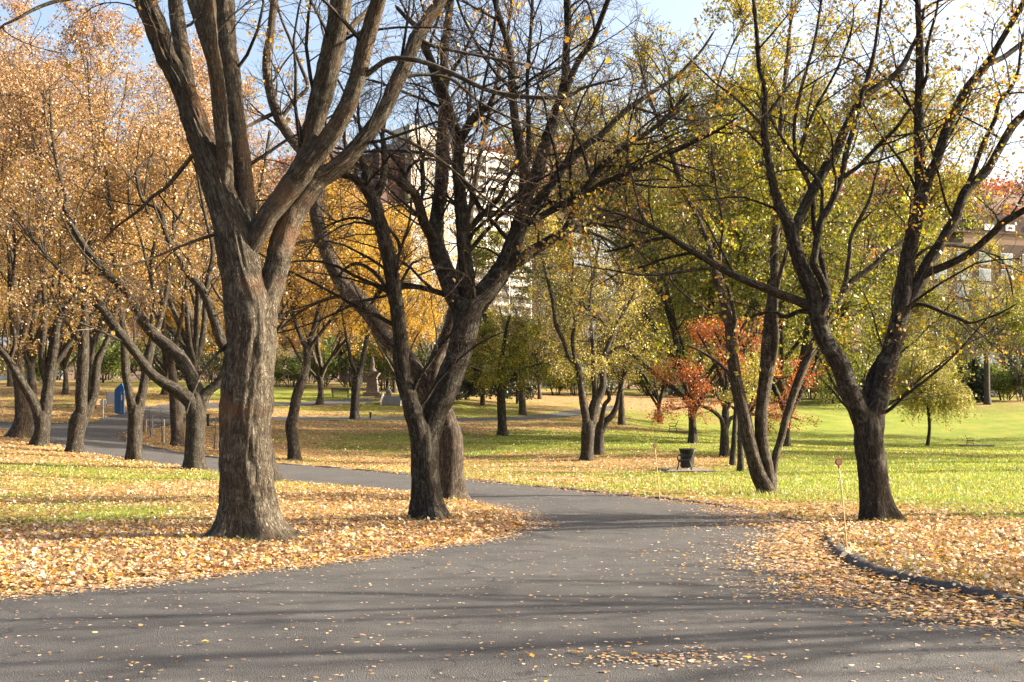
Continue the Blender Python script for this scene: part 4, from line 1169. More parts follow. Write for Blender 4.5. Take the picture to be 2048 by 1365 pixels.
TI = [(None, 0.0, [(355, 894, 30), (355, 875, 25), (353, 830, 24), (350, 790, 22), (345, 750, 18), (340, 700, 14)]),
 (0, 0.6, [(346, 755, 12), (330, 690, 10), (325, 620, 8), (315, 520, 6), (320, 400, 4)]),
 (0, -0.6, [(342, 720, 11), (360, 650, 9), (372, 570, 7), (380, 470, 5), (375, 360, 4)])]
make_tree("oak_tree", "reddish trunk on the far side of the bend behind the staked sapling", "trees in the left-hand row",
    trace(TI, 52.0, 3, 14), M_BARK_BROWN, M_TWIG_PALE, CROWN(1.8, (2.0, 4.5)), crown_leaves(16200, 0.098), 69)

T5 = [(None, 0.0, [(1175, 925, 28), (1175, 905, 24), (1176, 866, 27), (1178, 845, 30), (1180, 832, 28)]),
 (0, -0.6, [(1174, 850, 17), (1167, 808, 16), (1162, 775, 13), (1155, 730, 12), (1140, 718, 10), (1126, 680, 8), (1112, 650, 8), (1105, 600, 7), (1095, 560, 6), (1080, 500, 4), (1070, 450, 3)]),
 (1, 0.5, [(1150, 725, 8), (1145, 680, 8), (1150, 640, 7), (1142, 590, 5), (1146, 530, 4), (1135, 470, 3)]),
 (0, 0.6, [(1182, 845, 22), (1190, 808, 20), (1200, 790, 16), (1206, 770, 14), (1206, 730, 13), (1213, 700, 10), (1230, 660, 8), (1250, 620, 6), (1270, 585, 4)]),
 (3, -0.6, [(1190, 800, 13), (1190, 770, 12), (1187, 740, 11), (1187, 700, 9), (1183, 660, 8), (1180, 600, 6), (1190, 540, 4), (1200, 480, 3)]),
 (3, 0.4, [(1208, 735, 7), (1222, 705, 6), (1250, 690, 5), (1285, 680, 4), (1310, 675, 3)])]
make_tree("crab_apple_tree", "twin-stemmed small tree with sparse yellow-olive leaves in the middle of the lawn", "trees beyond the road",
    trace(T5, 51.0, 2, 15), M_BARK, M_TWIG_PALE, [dict(pm=2.6, len=(0.9, 2.4), K=8, S=4, t=(0.3, 1.0), up=0.02, wig=0.2, ang=(30, 70)), dict(n=7, len=(0.5, 1.3), K=5, S=3, up=-0.02, wig=0.22, rmin=0.005), dict(n=4, len=(0.2, 0.6), K=2, S=3, up=0.0, wig=0.25, rmin=0.0035)],
    crown_leaves(12825, 0.078, [(0.48, 0.38, 0.08), (0.26, 0.24, 0.05), (0.60, 0.49, 0.20), (0.36, 0.32, 0.06)], W4, droop=0.9), 70)

T5B = [(None, 0.0, [(1198, 912, 23), (1198, 895, 20), (1199, 870, 18), (1200, 850, 18), (1203, 838, 17)]),
 (0, -0.4, [(1202, 845, 12), (1208, 815, 9), (1215, 800, 9), (1221, 795, 8), (1213, 780, 6), (1205, 750, 4)]),
 (0, 0.5, [(1206, 845, 12), (1222, 834, 12), (1232, 815, 10), (1236, 795, 8), (1245, 760, 7), (1255, 710, 5), (1265, 660, 4)])]
make_tree("crab_apple_tree", "curling pale limb of the small tree half hidden behind the twin-stemmed one", "trees beyond the road",
    trace(T5B, 55.0, 2, 16), M_BARK, M_TWIG_PALE, [dict(pm=3.5, len=(0.9, 2.4), K=8, S=4, t=(0.3, 1.0), up=0.02, wig=0.2, ang=(30, 70)), dict(n=7, len=(0.5, 1.3), K=5, S=3, up=-0.02, wig=0.22, rmin=0.005), dict(n=4, len=(0.2, 0.6), K=2, S=3, up=0.0, wig=0.25, rmin=0.0035)],
    crown_leaves(3510, 0.078, [(0.48, 0.38, 0.08), (0.26, 0.24, 0.05), (0.60, 0.49, 0.20), (0.36, 0.32, 0.06)], W4, droop=0.9), 71)

TJ = [(None, 0.0, [(1005, 873, 22), (1004, 850, 18), (1003, 815, 18), (1002, 790, 17), (1001, 760, 15), (1003, 720, 12), (1008, 680, 9)]),
 (0, -0.8, [(1003, 785, 9), (985, 762, 8), (965, 745, 6), (940, 735, 4)]), (0, 0.8, [(1004, 775, 9), (1030, 750, 8), (1060, 735, 6), (1090, 728, 4), (1115, 735, 3)]),
 (0, -0.9, [(1003, 740, 8), (985, 710, 7), (970, 680, 5), (955, 660, 3)]), (0, 1.0, [(1004, 730, 8), (1030, 700, 7), (1055, 680, 5), (1080, 665, 3)]), (0, 0.4, [(1006, 700, 8), (1012, 660, 6), (1020, 630, 4)]),
 (0, 1.8, [(1003, 770, 8), (1012, 745, 7), (1020, 730, 5)]), (0, -1.8, [(1003, 770, 8), (996, 745, 7), (1000, 725, 5)])]
make_tree("hawthorn_tree", "straight dark trunk under a dense low olive-green crown left of the twin-stemmed tree", "trees beyond the road",
    trace(TJ, 67.0, 2, 17), M_BARK, M_TWIG, [dict(pm=3.0, len=(0.9, 2.0), K=7, S=4, t=(0.2, 1.0), up=-0.02, wig=0.2, ang=(30, 75)), dict(n=7, len=(0.4, 1.1), K=5, S=3, up=-0.08, wig=0.22, rmin=0.005), dict(n=5, len=(0.2, 0.6), K=2, S=3, up=-0.1, wig=0.25, rmin=0.004)],
    crown_leaves(20250, 0.101, [(0.36, 0.33, 0.045), (0.20, 0.21, 0.03), (0.54, 0.43, 0.07), (0.12, 0.14, 0.025)], W4, droop=1.0), 72)

TR = [(None, 0.0, [(1449, 912, 21), (1449, 890, 18), (1450, 850, 16), (1452, 815, 14), (1455, 780, 11)]),
 (0, -1.0, [(1450, 850, 9), (1430, 825, 8), (1400, 812, 6), (1370, 815, 4), (1345, 820, 3)]), (0, -0.6, [(1452, 815, 9), (1425, 780, 7), (1395, 755, 6), (1365, 740, 4), (1340, 735, 3)]),
 (0, 0.8, [(1455, 790, 8), (1435, 740, 7), (1415, 700, 5), (1395, 665, 3)]), (0, 0.8, [(1456, 790, 8), (1475, 740, 7), (1490, 700, 5), (1500, 665, 3)]), (0, -0.8, [(1453, 810, 8), (1490, 785, 7), (1530, 765, 6), (1570, 755, 5), (1610, 750, 3)]),
 (0, 1.2, [(1451, 840, 8), (1490, 830, 7), (1530, 830, 6), (1570, 832, 4), (1600, 840, 3)]), (0, 0.2, [(1455, 785, 8), (1452, 740, 6), (1455, 695, 5), (1450, 660, 3)])]
make_tree("red_maple_tree", "small tree with orange-red leaves behind the leaning stems", "trees on the lawn",
    trace(TR, 55.0, 2, 18), M_BARK, M_TWIG, [dict(pm=2.6, len=(0.8, 2.0), K=7, S=4, t=(0.25, 1.0), up=0.0, wig=0.2, ang=(30, 75), flat=0.5), dict(n=7, len=(0.4, 1.1), K=5, S=3, up=-0.04, wig=0.2, rmin=0.005, flat=0.5), dict(n=5, len=(0.2, 0.6), K=2, S=3, up=-0.05, wig=0.25, rmin=0.004)],
    crown_leaves(14000, 0.085, RED, W4, droop=0.9), 73)

# bare small trunks under the red crown
for pts, d, lab in (([(1465, 931, 14), (1466, 910, 12), (1468, 880, 11), (1470, 840, 9), (1474, 790, 7), (1480, 740, 5)], 48.0, "thin pale leaning trunk just left of the leaning stems"),
                    ([(1483, 947, 15), (1482, 925, 13), (1481, 890, 12), (1480, 850, 10), (1478, 800, 8), (1470, 740, 5)], 43.5, "ivy-wrapped post-like trunk close behind the leaning stems")):
    L = [(None, 0.0, pts), (0, 0.5, [(pts[3][0], pts[3][1], 5), (pts[3][0] + 25, pts[3][1] - 50, 4), (pts[3][0] + 30, pts[3][1] - 110, 3)])]
    make_tree("maple_tree", lab, "trees on the lawn", trace(L, d, 2, 19), M_BARK if d > 45 else M_BARK_BROWN, M_TWIG,
        [dict(pm=3, len=(0.6, 1.6), K=6, S=4, up=0.05), dict(n=5, len=(0.3, 0.9), K=4, S=3, rmin=0.004)],
        crown_leaves(900 if d > 45 else 1400, 0.09, OLIVE, W4), 74 + int(d))

# small yellow weeping willow on the lawn
_w = G(1855, 893)
def willow():
    r = np.random.default_rng(5)
    base = np.array([_w[0], _w[1], _w[2]]); d = base[1]; k = d / F
    H = 205 * k
    tr = [(base + np.array([0.02 * math.sin(t * 5) * H, 0, t * H * 0.62]), 0.16 * (1 - 0.6 * t)) for t in np.linspace(0, 1, 10)]
    limbs = [(np.array([a for a, b in tr]), np.array([b for a, b in tr]), 9)]
    for i in range(20):
        az = i * 2.4; st = tr[4 + (i * 5) % 6][0]
        out = (0.12 + 0.24 * r.random()) * H; upz = (0.42 - 0.55 * (out / H - 0.12)) * H * (0.8 + 0.3 * r.random())
        t = np.linspace(0, 1, 8)[:, None]
        p = st + np.column_stack([np.cos(az) * out * t ** 1.1, np.sin(az) * out * t ** 1.1, upz * np.sin(t * 2.1)])
        limbs.append((p, np.linspace(0.06, 0.015, 8), 4))
    root = make_tree("willow_tree", "small weeping willow with pale yellow hanging foliage on the sunny lawn", None, limbs, M_BARK, M_TWIG_PALE,
        [dict(pm=4.5, len=(0.7, 1.6), K=7, S=4, t=(0.25, 1.0), up=0.02, wig=0.15, rmin=0.008), dict(n=9, len=(1.5, 3.4), K=6, S=3, t=(0.1, 1.0), up=-0.75, wig=0.08, rmin=0.005, ang=(30, 70))],
        dict(n=36000, size=0.15, cols=[(0.68, 0.60, 0.24), (0.60, 0.57, 0.22), (0.72, 0.58, 0.18), (0.46, 0.46, 0.16)], w=W4, shape='rhomb', mix=1.5, jit=0.04, inner=0.05, droop=3.0, cscale=0.4), 77)
    return root
willow()

# ------------------------------------------------------------------ background trees: a few kinds, each copied and set out
def proto(seed, h, fork, r0, nl, spread, lv, lf, bark, twig, label, loc, name, rz=0.0, sc=1.0, group="background trees"):
    L = gen_limbs(seed, h, fork, r0, nl, spread)
    root = make_tree("proto", label, group, L, bark, twig, lv, lf, seed + 200, flare=0.4)
    root.name = name
    root.location = [float(v) for v in loc]; root.rotation_euler = (0, 0, rz); root.scale = (sc, sc, sc)
    return root

def LV(pm=1.3, l=(1.6, 4.0), n2=7, n3=5, up=0.08):
    return [dict(pm=pm, len=l, K=8, S=4, t=(0.2, 1.0), up=up, wig=0.16, rs=0.7, rlen=0.013), dict(n=n2, len=(0.8, 2.0), K=4, S=3, up=0.05, wig=0.2, rmin=0.010), dict(n=n3, len=(0.4, 1.0), K=2, S=3, up=0.04, wig=0.25, rmin=0.007)]

def at(px, d):
    x = (px - 1024) * d / F
    return np.array([x, d, float(hz(x, d))])

BG = [  # kind, px, depth, scale, rotation, label
 ('tan', 60, 62, 1.12, 0.3, "tall tan-leaved tree filling the top left corner behind the left-hand row"),
 ('tan', 180, 76, 1.3, 1.9, "tall tan-leaved tree behind the U-forked trunk"),
 ('tan', 390, 70, 1.18, 3.5, "tan-leaved tree rising behind the leaning tree with the wound"),
 ('tan', -70, 54, 1.0, 4.4, "tan-leaved tree cut by the left edge of the picture"),
 ('tan', 520, 80, 1.15, 5.2, "tan-leaved tree seen just right of the thickest trunk"),
 ('gold', 130, 88, 1.0, 0.9, "golden tree low behind the crooked trunk on the left"),
 ('gold', 330, 92, 1.0, 2.7, "golden tree far behind the bend"),
 ('gold', 640, 92, 1.12, 1.2, "golden tree behind the slim bent trunk with the hollow knee"),
 ('gold', 790, 112, 1.05, 4.0, "golden tree between the fork of the V-forked maple and the pedestal"),
 ('gold', 20, 100, 0.95, 5.0, "golden tree behind the grey house on the left"),
 ('gold', 480, 104, 1.0, 3.3, "golden tree far back, hidden low behind the thickest trunk"),
 ('green', 1385, 66, 1.4, 0.4, "tall yellow-green tree behind the twin-stemmed tree and the red crown"),
 ('green', 1570, 68, 1.36, 2.2, "yellow-green tree with dark stem behind the leaning clump"),
 ('green', 1720, 84, 1.05, 3.9, "yellow-green tree filling the fork of the right-hand maple"),
 ('green', 1320, 100, 1.0, 5.1, "yellow-green tree farther back above the parked car"),
 ('green', 1480, 96, 1.05, 1.2, "yellow-green tree behind the red-leaved tree"),
 ('green', 1500, 72, 1.35, 5.5, "tallest yellow-green tree right above the red-leaved tree"),
 ('bare', 1080, 118, 0.95, 0.2, "bare grey-brown tree below the apartment tower"),
 ('bare', 950, 122, 0.9, 1.7, "bare tree right of the V-forked maple, below the tower"),
 ('bare', 1190, 128, 0.95, 3.1, "bare pinkish tree behind the twin-stemmed tree"),
 ('bare', 1900, 142, 0.95, 4.5, "bare grey tree left of the straight grey trunk at the far lawn edge"),
 ('bare', 2030, 148, 1.0, 5.6, "bare tree at the right edge below the brick building"),
 ('bare', 1790, 150, 0.95, 0.8, "bare tree behind the willow's left side"),
 ('bare', 870, 130, 0.85, 2.4, "bare tree in the gap of the V fork"),
 ('straw', 2020, 160, 1.05, 1.1, "pale yellow tree in front of the brick building at the right edge"),
 ('straw', 1960, 172, 0.95, 2.8, "pale yellow tree in front of the brick building's left windows"),
 ('straw', 1120, 150, 0.8, 4.0, "pale yellow tree in front of the tower's right foot"),
]
KINDS = dict(
 tan=lambda *a: proto(301, 17.0, 3.2, 0.24, 8, 1.0, LV(1.35, (1.8, 4.6)), dict(n=46000, size=0.105, cols=TAN + [(0.42, 0.28, 0.06), (0.28, 0.22, 0.05)], w=(4, 4, 3, 2, 4, 3), mix=0.7, jit=0.12, cscale=0.28, inner=0.25, top=[(0.40, 0.235, 0.115), (0.48, 0.31, 0.16), (0.30, 0.16, 0.08)], w2=(3, 2, 2), topz=0.55), M_BARK_FAR, M_TWIG_PALE, *a),
 gold=lambda *a: proto(302, 15.0, 2.2, 0.22, 8, 1.15, LV(1.4, (1.6, 4.0)), dict(n=52000, size=0.13, cols=GOLD + [(0.44, 0.38, 0.05)], w=(4, 3, 3, 1, 2), mix=0.8, jit=0.15, cscale=0.3, inner=0.25), M_BARK_FAR, M_TWIG, *a),
 green=lambda *a: proto(303, 17.5, 2.0, 0.18, 9, 1.1, LV(1.4, (1.6, 4.4), up=0.02), dict(n=68000, size=0.115, cols=YGREEN, w=W4, mix=0.7, jit=0.14, cscale=0.32, inner=0.25, top=[(0.36, 0.29, 0.065), (0.26, 0.24, 0.045), (0.44, 0.30, 0.07)], w2=(3, 3, 2), topz=0.62), M_BARK, M_TWIG, *a),
 bare=lambda *a: proto(304, 15.0, 2.2, 0.20, 9, 1.0, LV(1.8, (1.6, 4.2), 8, 5), dict(n=1500, size=0.15, cols=OLIVE + TAN, w=W8, mix=0.9, jit=0.1), M_BARK_FAR, M_TWIG_PALE, *a),
 straw=lambda *a: proto(305, 14.0, 1.8, 0.2, 9, 1.1, LV(1.5, (1.6, 3.8)), dict(n=24000, size=0.17, cols=[(0.52, 0.44, 0.12), (0.44, 0.38, 0.10), (0.56, 0.40, 0.12), (0.36, 0.33, 0.10)], w=W4, mix=0.9, jit=0.15, inner=0.3), M_BARK_FAR, M_TWIG_PALE, *a),
)
BNAME = dict(tan="beech_tree", gold="linden_tree", green="elm_tree", bare="bare_tree", straw="poplar_tree")
BGRP = dict(tan="tan beeches behind the left row", gold="golden trees at the back", green="yellow-green trees behind the lawn", bare="bare trees at the back", straw="pale yellow trees by the brick building")
_first = {}
for kind, px, d, sc, rz, lab in BG:
    loc = at(px, d)
    if kind not in _first:
        _first[kind] = KINDS[kind](lab, loc, BNAME[kind], rz, sc, BGRP[kind])
    else:
        copy_tree(_first[kind], loc, rz, sc, lab, BGRP[kind])

# trees standing outside the picture on the right: they cast the long shadows across road and lawn
NOLEAF = ('foliage', 'twigs')
SHADE = [(tree2, 17, 11.6, .85, 2.3, NOLEAF), (tree3, 24, 13.6, 1.15, 4.1, NOLEAF), (tree2, 29, 13.9, 1.0, 0.7, NOLEAF), (tree3, 20, 9.6, .9, 5.4, NOLEAF), (tree2b, 34, 18.5, 1.0, 3.1, NOLEAF), (tree3, 36, 27, .95, 1.2, NOLEAF), (tree2, 15.5, 21.5, 1.15, 0.4, NOLEAF),
         (_first['bare'], 33, 46, 1.0, 1.0, NOLEAF), (_first['green'], 41, 66, 1.0, 2.0, ()), (_first['bare'], 66, 72, 1.0, 3.0, NOLEAF), (_first['green'], 53, 97, 1.0, 3.0, ()), (_first['bare'], 37, 55, 1.0, 1.0, NOLEAF)]
SLAB = ["maple out of the picture beside the near road", "maple out of the picture behind the near kerb", "maple out of the picture, farthest along the near shadow line", "maple out of the picture level with the bottom of the picture",
        "brown maple out of the picture behind the near maples", "maple out of the picture right of the right-hand maple", "maple out of the picture close to the right-hand maple",
        "bare tree out of the picture right of the lawn", "yellow-green tree out of the picture right of the lawn", "second bare tree out of the picture right of the lawn",
        "yellow-green tree out of the picture right of the lawn bench", "third bare tree out of the picture right of the lawn"]
for (src, x, y, sc, rz, sk), lab in zip(SHADE, SLAB):
    copy_tree(src, (x, y, float(hz(x, y))), rz, sc, lab, "trees outside the picture", sk)
# distant belt of trees closing the back of the park
_r = np.random.default_rng(17)
for i in range(22):
    px = -60 + i * 100 + _r.uniform(-25, 25); d = _r.uniform(150, 190)
    kind = ('gold', 'tan', 'bare', 'gold')[i % 4] if px < 800 else (('bare', 'straw', 'bare')[i % 3] if px < 1150 or px > 1780 else ('green', 'bare', 'gold')[i % 3])
    copy_tree(_first[kind], at(px, d), _r.random() * 6.28, _r.uniform(0.75, 0.95), "one of the distant trees in the belt closing the back of the park", "distant belt of trees")

# individual far trunks
for nm, lab, pts, d, seed, lf in (
    ("bare_tree", "straight grey trunk with bare crown at the far edge of the lawn, right", [(1975, 811, 16), (1975, 795, 13), (1974, 770, 12), (1974, 740, 12), (1973, 715, 12), (1972, 690, 9)], 125.0, 401, None),
    ("maple_tree", "far trunk with the hanging dark foliage right of the hawthorn's trunk", [(1045, 832, 18), (1045, 815, 15), (1044, 790, 14), (1043, 760, 12), (1042, 730, 9)], 92.0, 402, OLIVE),
    ("maple_tree", "far trunk between the twin-stemmed tree and the small far bench", [(1243, 852, 17), (1243, 838, 14), (1243, 810, 13), (1242, 780, 12), (1240, 745, 9)], 85.0, 403, OLIVE)):
    L = [(None, 0.0, pts)]
    x, y = pts[-1][0], pts[-1][1]
    r = np.random.default_rng(seed)
    for k in range(7):
        a = -1.2 + 2.4 * k / 6
        l = 70 + 50 * r.random()
        L.append((0, r.normal() * 3, [(x, y + 14, 7), (x + math.sin(a) * l * .35, y - math.cos(a) * l * .3, 6), (x + math.sin(a) * l * .75, y - math.cos(a) * l * .75, 4), (x + math.sin(a) * l, y - math.cos(a) * l * 1.15, 3)]))
    make_tree(nm, lab, "far trees", trace(L, d, 2, seed), M_BARK_FAR, M_TWIG_PALE, LV(1.6, (1.4, 3.2), 6, 4), crown_leaves(5000, 0.16, lf, W4) if lf else crown_leaves(600, 0.14, OLIVE, W4), seed)

# shrubs and conifers closing the back of the park
def shrub_proto(seed, cols, name, label, loc, sc, n=5200, h=2.6):
    r = np.random.default_rng(seed)
    limbs = []
    for k in range(9):
        az = k * 0.75 + r.random(); el = math.radians(40 + 45 * r.random())
        d = np.array([math.cos(az) * math.cos(el), math.sin(az) * math.cos(el), math.sin(el)])
        t = np.linspace(0, 1, 7)[:, None]
        p = np.array([0.25 * math.cos(az), 0.25 * math.sin(az), 0]) + d * t * h * (0.7 + 0.4 * r.random()) + np.array([0, 0, 0.3]) * np.sin(t * 3)
        limbs.append((p, np.linspace(0.035, 0.01, 7), 4))
    base = np.zeros(3)
    root = empty(name, base, label, "shrub", "shrubs along the back of the park")
    link("stem", tube_mesh("stem", [(np.stack([a for a, b, c in limbs]), np.stack([b for a, b, c in limbs]), 5)], base), M_BARK_FAR, root)
    lv = grow([(a, b) for a, b, c in limbs], [dict(pm=5, len=(0.5, 1.2), K=5, S=4, up=0.05, wig=0.2, rmin=0.006), dict(n=6, len=(0.2, 0.7), K=4, S=3, rmin=0.005)], seed)
    tag(link("twigs", tube_mesh("twigs", lv, base), M_TWIG_PALE, root), kind="stuff")
    foliage("foliage", lv, dict(n=n, size=0.13, cols=cols, w=W4, mix=1.0, jit=0.12, inner=0.3), seed, base, root)
    root.location = [float(v) for v in loc]; root.scale = (sc, sc, sc)
    return root
SHR = [('g', 90, 108, 1.6, "green shrub behind the Y-forked trunk"), ('g', 200, 112, 1.5, "green shrub left of the blue board"), ('d', 320, 116, 1.5, "dark shrub behind the U-forked trunk"), ('d', 420, 118, 1.6, "dark shrub behind the wounded tree"),
       ('g', 585, 116, 1.4, "green shrub left of the dark blue bench"), ('g', 645, 120, 1.8, "green shrub behind the dark blue bench"), ('g', 770, 118, 1.7, "green shrub right of the stone pedestal"), ('g', 850, 122, 1.7, "green shrub behind the V fork, right of the pedestal"), ('d', 700, 124, 2.2, "dark shrub behind the stocky golden tree"),
       ('d', 950, 120, 1.9, "dark shrub behind the road edge left of the hawthorn"), ('d', 1060, 124, 1.8, "dark shrub right of the hawthorn's trunk"), ('g', 1150, 130, 1.8, "green shrub behind the twin-stemmed tree"), ('o', 1290, 145, 1.7, "olive shrub left of the parked car"), ('o', 1440, 142, 1.9, "olive shrub right of the parked car"), ('g', 1560, 128, 2.0, "green shrub behind the leaning stems"),
       ('g', 1660, 128, 2.0, "green shrub left of the right-hand maple's trunk"), ('g', 1750, 132, 1.9, "green shrub behind the right-hand maple"), ('d', 1830, 134, 2.0, "dark shrub behind the willow"), ('d', 1935, 130, 1.3, "dark shrub left of the straight grey trunk"), ('g', 2010, 131, 1.6, "green shrub right of the straight grey trunk"), ('o', 2050, 140, 1.6, "olive shrub at the right edge of the picture"),
       ('o', 20, 125, 1.4, "olive shrub behind the grey house"), ('d', -40, 118, 1.8, "dark shrub at the left edge of the picture"), ('o', 510, 124, 1.7, "olive shrub right of the thickest trunk")]
for i in range(26):
    px = -60 + i * 84 + _r.uniform(-20, 20); d = _r.uniform(128, 146)
    SHR.append((('g', 'd', 'o', 'd')[i % 4], px, d, _r.uniform(1.5, 2.3), "one of the low shrubs in the thicket along the back of the park"))
SCOL = dict(g=[(0.16, 0.22, 0.035), (0.10, 0.15, 0.025), (0.28, 0.28, 0.05), (0.06, 0.09, 0.02)], d=[(0.05, 0.065, 0.022), (0.035, 0.05, 0.018), (0.10, 0.10, 0.03), (0.13, 0.09, 0.04)], o=[(0.26, 0.22, 0.07), (0.17, 0.15, 0.05), (0.36, 0.27, 0.09), (0.24, 0.14, 0.07)])
_sf = {}
for i, (k, px, d, sc, lab) in enumerate(SHR):
    loc = at(px, d)
    if k not in _sf: _sf[k] = shrub_proto(501 + ord(k), SCOL[k], "shrub", lab, loc, sc)
    else: copy_tree(_sf[k], loc, i * 1.3, (sc * (0.9 + 0.3 * ((i * 7) % 5) / 4), sc, sc * (0.85 + 0.3 * ((i * 3) % 4) / 3)), lab, "shrubs along the back of the park")

def conifer(seed, h, r0, label, loc, name, sc, cols, group, cone=0.26):
    r = np.random.default_rng(seed)
    base = np.zeros(3)
    root = empty(name, base, label, "conifer", group)
    t = np.linspace(0, 1, 8)
    tr = np.column_stack([0 * t, 0 * t, t * h])
    link("trunk", tube_mesh("trunk", [(tr[None], (r0 * (1 - 0.9 * t))[None], 8)], base), M_BARK_BROWN, root)
    n = 260
    tt = 0.10 + 0.88 * np.sort(r.random(n)); az = r.random(n) * 6.28
    L = h * cone * (1 - tt) * (0.7 + 0.5 * r.random(n)) + 0.15
    K = 5; s = np.linspace(0, 1, K)
    pts = np.stack([np.cos(az)[:, None] * L[:, None] * s, np.sin(az)[:, None] * L[:, None] * s, tt[:, None] * h + L[:, None] * (0.15 * s - 0.25 * s ** 2)], -1)
    lv = [(pts, np.linspace(0.025, 0.006, K)[None].repeat(n, 0), 4)]
    C, R = spawn(pts, lv[0][1], np.full(n, 6), (0.2, 1), (0.3, 0.8), (30, 60), 4, up=-0.05, wig=0.1, rmin=0.006, seed=seed)
    lv.append((C, R, 3))
    tag(link("branchwork", tube_mesh("branchwork", lv, base), M_TWIG, root), kind="stuff")
    foliage("foliage", lv, dict(n=9000, size=0.24, cols=cols, w=W4, mix=1.5, jit=0.05, inner=0.2), seed, base, root)
    root.location = [float(v) for v in loc]; root.scale = (sc, sc, sc)
    return root
CON = [(0.022, 0.034, 0.018), (0.03, 0.045, 0.02), (0.018, 0.025, 0.014), (0.05, 0.055, 0.025)]
c0 = conifer(601, 9.5, 0.22, "dark conifer right of the V-forked maple, above the hawthorn crown", at(965, 98), "conifer_tree", 1.0, CON, "dark conifers")
copy_tree(c0, at(915, 104), 2.0, 0.9, "dark conifer showing through the V fork of the centre maple", "dark conifers")
copy_tree(c0, at(1035, 108), 3.3, 0.8, "dark conifer behind the hawthorn, right of the others", "dark conifers")
copy_tree(c0, at(330, 120), 1.2, 0.8, "dark conifer far back behind the left-hand row", "dark conifers")
for i, px in enumerate((1925, 1936, 1948, 1962)):
    ce = conifer(611, 4.2, 0.1, "", at(px, 128), "cedar", 0.95, CON, "cedar hedge", 0.16) if i == 0 else copy_tree(ce, at(px, 128 + i * 0.3), i * 1.1, 0.9 + 0.12 * (i % 3), "", "cedar hedge")
    ce["label"] = ["leftmost narrow cedar beside the willow", "second narrow cedar from the willow", "third narrow cedar from the willow", "narrow cedar nearest the straight grey trunk"][i]

# ------------------------------------------------------------------ far setting: hill, buildings
def hill():
    xs = np.linspace(-420, 620, 130); ys = np.linspace(360, 760, 50)
    XX, YY = np.meshgrid(xs, ys)
    t = np.clip((YY - 360) / 190, 0, 1)
    top = 124 - 0.07 * np.maximum(XX, 0) - 0.10 * np.maximum(-XX - 60, 0) + 3 * np.sin(XX / 47)
    ZZ = 8 + top * (t * t * (3 - 2 * t)) + (fbm(np.stack([XX / 30, YY / 30, 0 * XX], -1), 3) - 0.5) * 14 * t
    k = np.arange(XX.size).reshape(XX.shape)
    Q = np.stack([k[:-1, :-1], k[:-1, 1:], k[1:, 1:], k[1:, :-1]], -1).reshape(-1, 4)
    o = link("hill", np_mesh("hill", np.stack([XX, YY, ZZ], -1).reshape(-1, 3), np.full(len(Q), 4), Q, True), simple_mat("hill_soil", (0.16, 0.10, 0.07), 0.95, var=0.4, scale=0.05))
    tag(o, kind="structure")
    # the wood on it: crowns made of many leaf clumps
    r = np.random.default_rng(8)
    n = 1400
    hx = r.uniform(-130, 330, n); hy = 380 + 190 * r.random(n) ** 0.8
    i = np.clip(np.searchsorted(xs, hx) - 1, 0, len(xs) - 2); j = np.clip(np.searchsorted(ys, hy) - 1, 0, len(ys) - 2)
    zz = ZZ[j, i]
    m = 24
    rad = r.uniform(3.0, 5.5, n)
    u = unit(r.normal(size=(n, m, 3))); u[..., 2] = np.abs(u[..., 2]) * 1.3
    pos = np.stack([hx, hy, zz + 2], -1)[:, None] + u * (rad[:, None, None] * (0.6 + 0.45 * r.random((n, m, 1))))
    tc = pal(n, [(0.34, 0.13, 0.075), (0.26, 0.11, 0.075), (0.40, 0.20, 0.09), (0.24, 0.15, 0.10)], (4, 3, 2, 2), r)
    col = np.clip(np.repeat(tc, m, 0) * (1 + r.normal(size=(n * m, 1)) * 0.2), 0.02, 0.8)
    V, sz, idx, C = leaf_geo(pos.reshape(-1, 3), r.uniform(1.3, 2.5, n * m), col, 'rhomb', 9, 0.3)
    o = link("hillside_wood", np_mesh("hillside_wood", V, sz, idx, False, None, C), M_LEAF)
    tag(o, "distant russet wood covering the hill behind the tower", "wood", None, "stuff")
hill()

M_CREAM = simple_mat("cream_concrete", (0.33, 0.285, 0.235), 0.85, var=0.08, scale=0.6)
M_CONC = simple_mat("grey_concrete", (0.50, 0.46, 0.40), 0.85, var=0.12, scale=0.8)
M_BRICKD = simple_mat("dark_brick_far", (0.10, 0.06, 0.05), 0.9, var=0.2, scale=3)
M_BRICK = simple_mat("brown_brick", (0.11, 0.075, 0.062), 0.9, var=0.2, scale=4)
M_TANB = simple_mat("tan_brick", (0.30, 0.20, 0.14), 0.9, var=0.12, scale=4)
M_GLASS = simple_mat("window_glass", (0.19, 0.24, 0.30), 0.08, var=0.3, scale=0.25, spec=0.9)
M_CURTAIN = simple_mat("curtained_window", (0.36, 0.42, 0.46), 0.3, var=0.15, scale=0.4, spec=0.8)
M_WHITE = simple_mat("white_paint", (0.74, 0.74, 0.72), 0.5, var=0.05)
M_BLACK = simple_mat("black_iron", (0.012, 0.012, 0.013), 0.45, var=0.3, spec=0.5)
M_STONE = simple_mat("weathered_stone", (0.15, 0.115, 0.095), 0.9, var=0.25, scale=3, bump=0.4)
M_STONEG = simple_mat("grey_stone", (0.17, 0.17, 0.175), 0.9, var=0.25, scale=3, bump=0.4)
M_BLUE = simple_mat("blue_board", (0.010, 0.085, 0.24), 0.5, var=0.08)
M_SIGNBACK = simple_mat("pale_aluminium", (0.50, 0.47, 0.42), 0.55, 0.2, var=0.08)
M_STEEL = simple_mat("galvanised_post", (0.28, 0.28, 0.28), 0.5, 0.6)
M_RED = simple_mat("red_plastic", (0.55, 0.045, 0.035), 0.4, var=0.1)
M_AMBER = simple_mat("amber_reflector", (0.62, 0.40, 0.22), 0.35, var=0.12, scale=40)
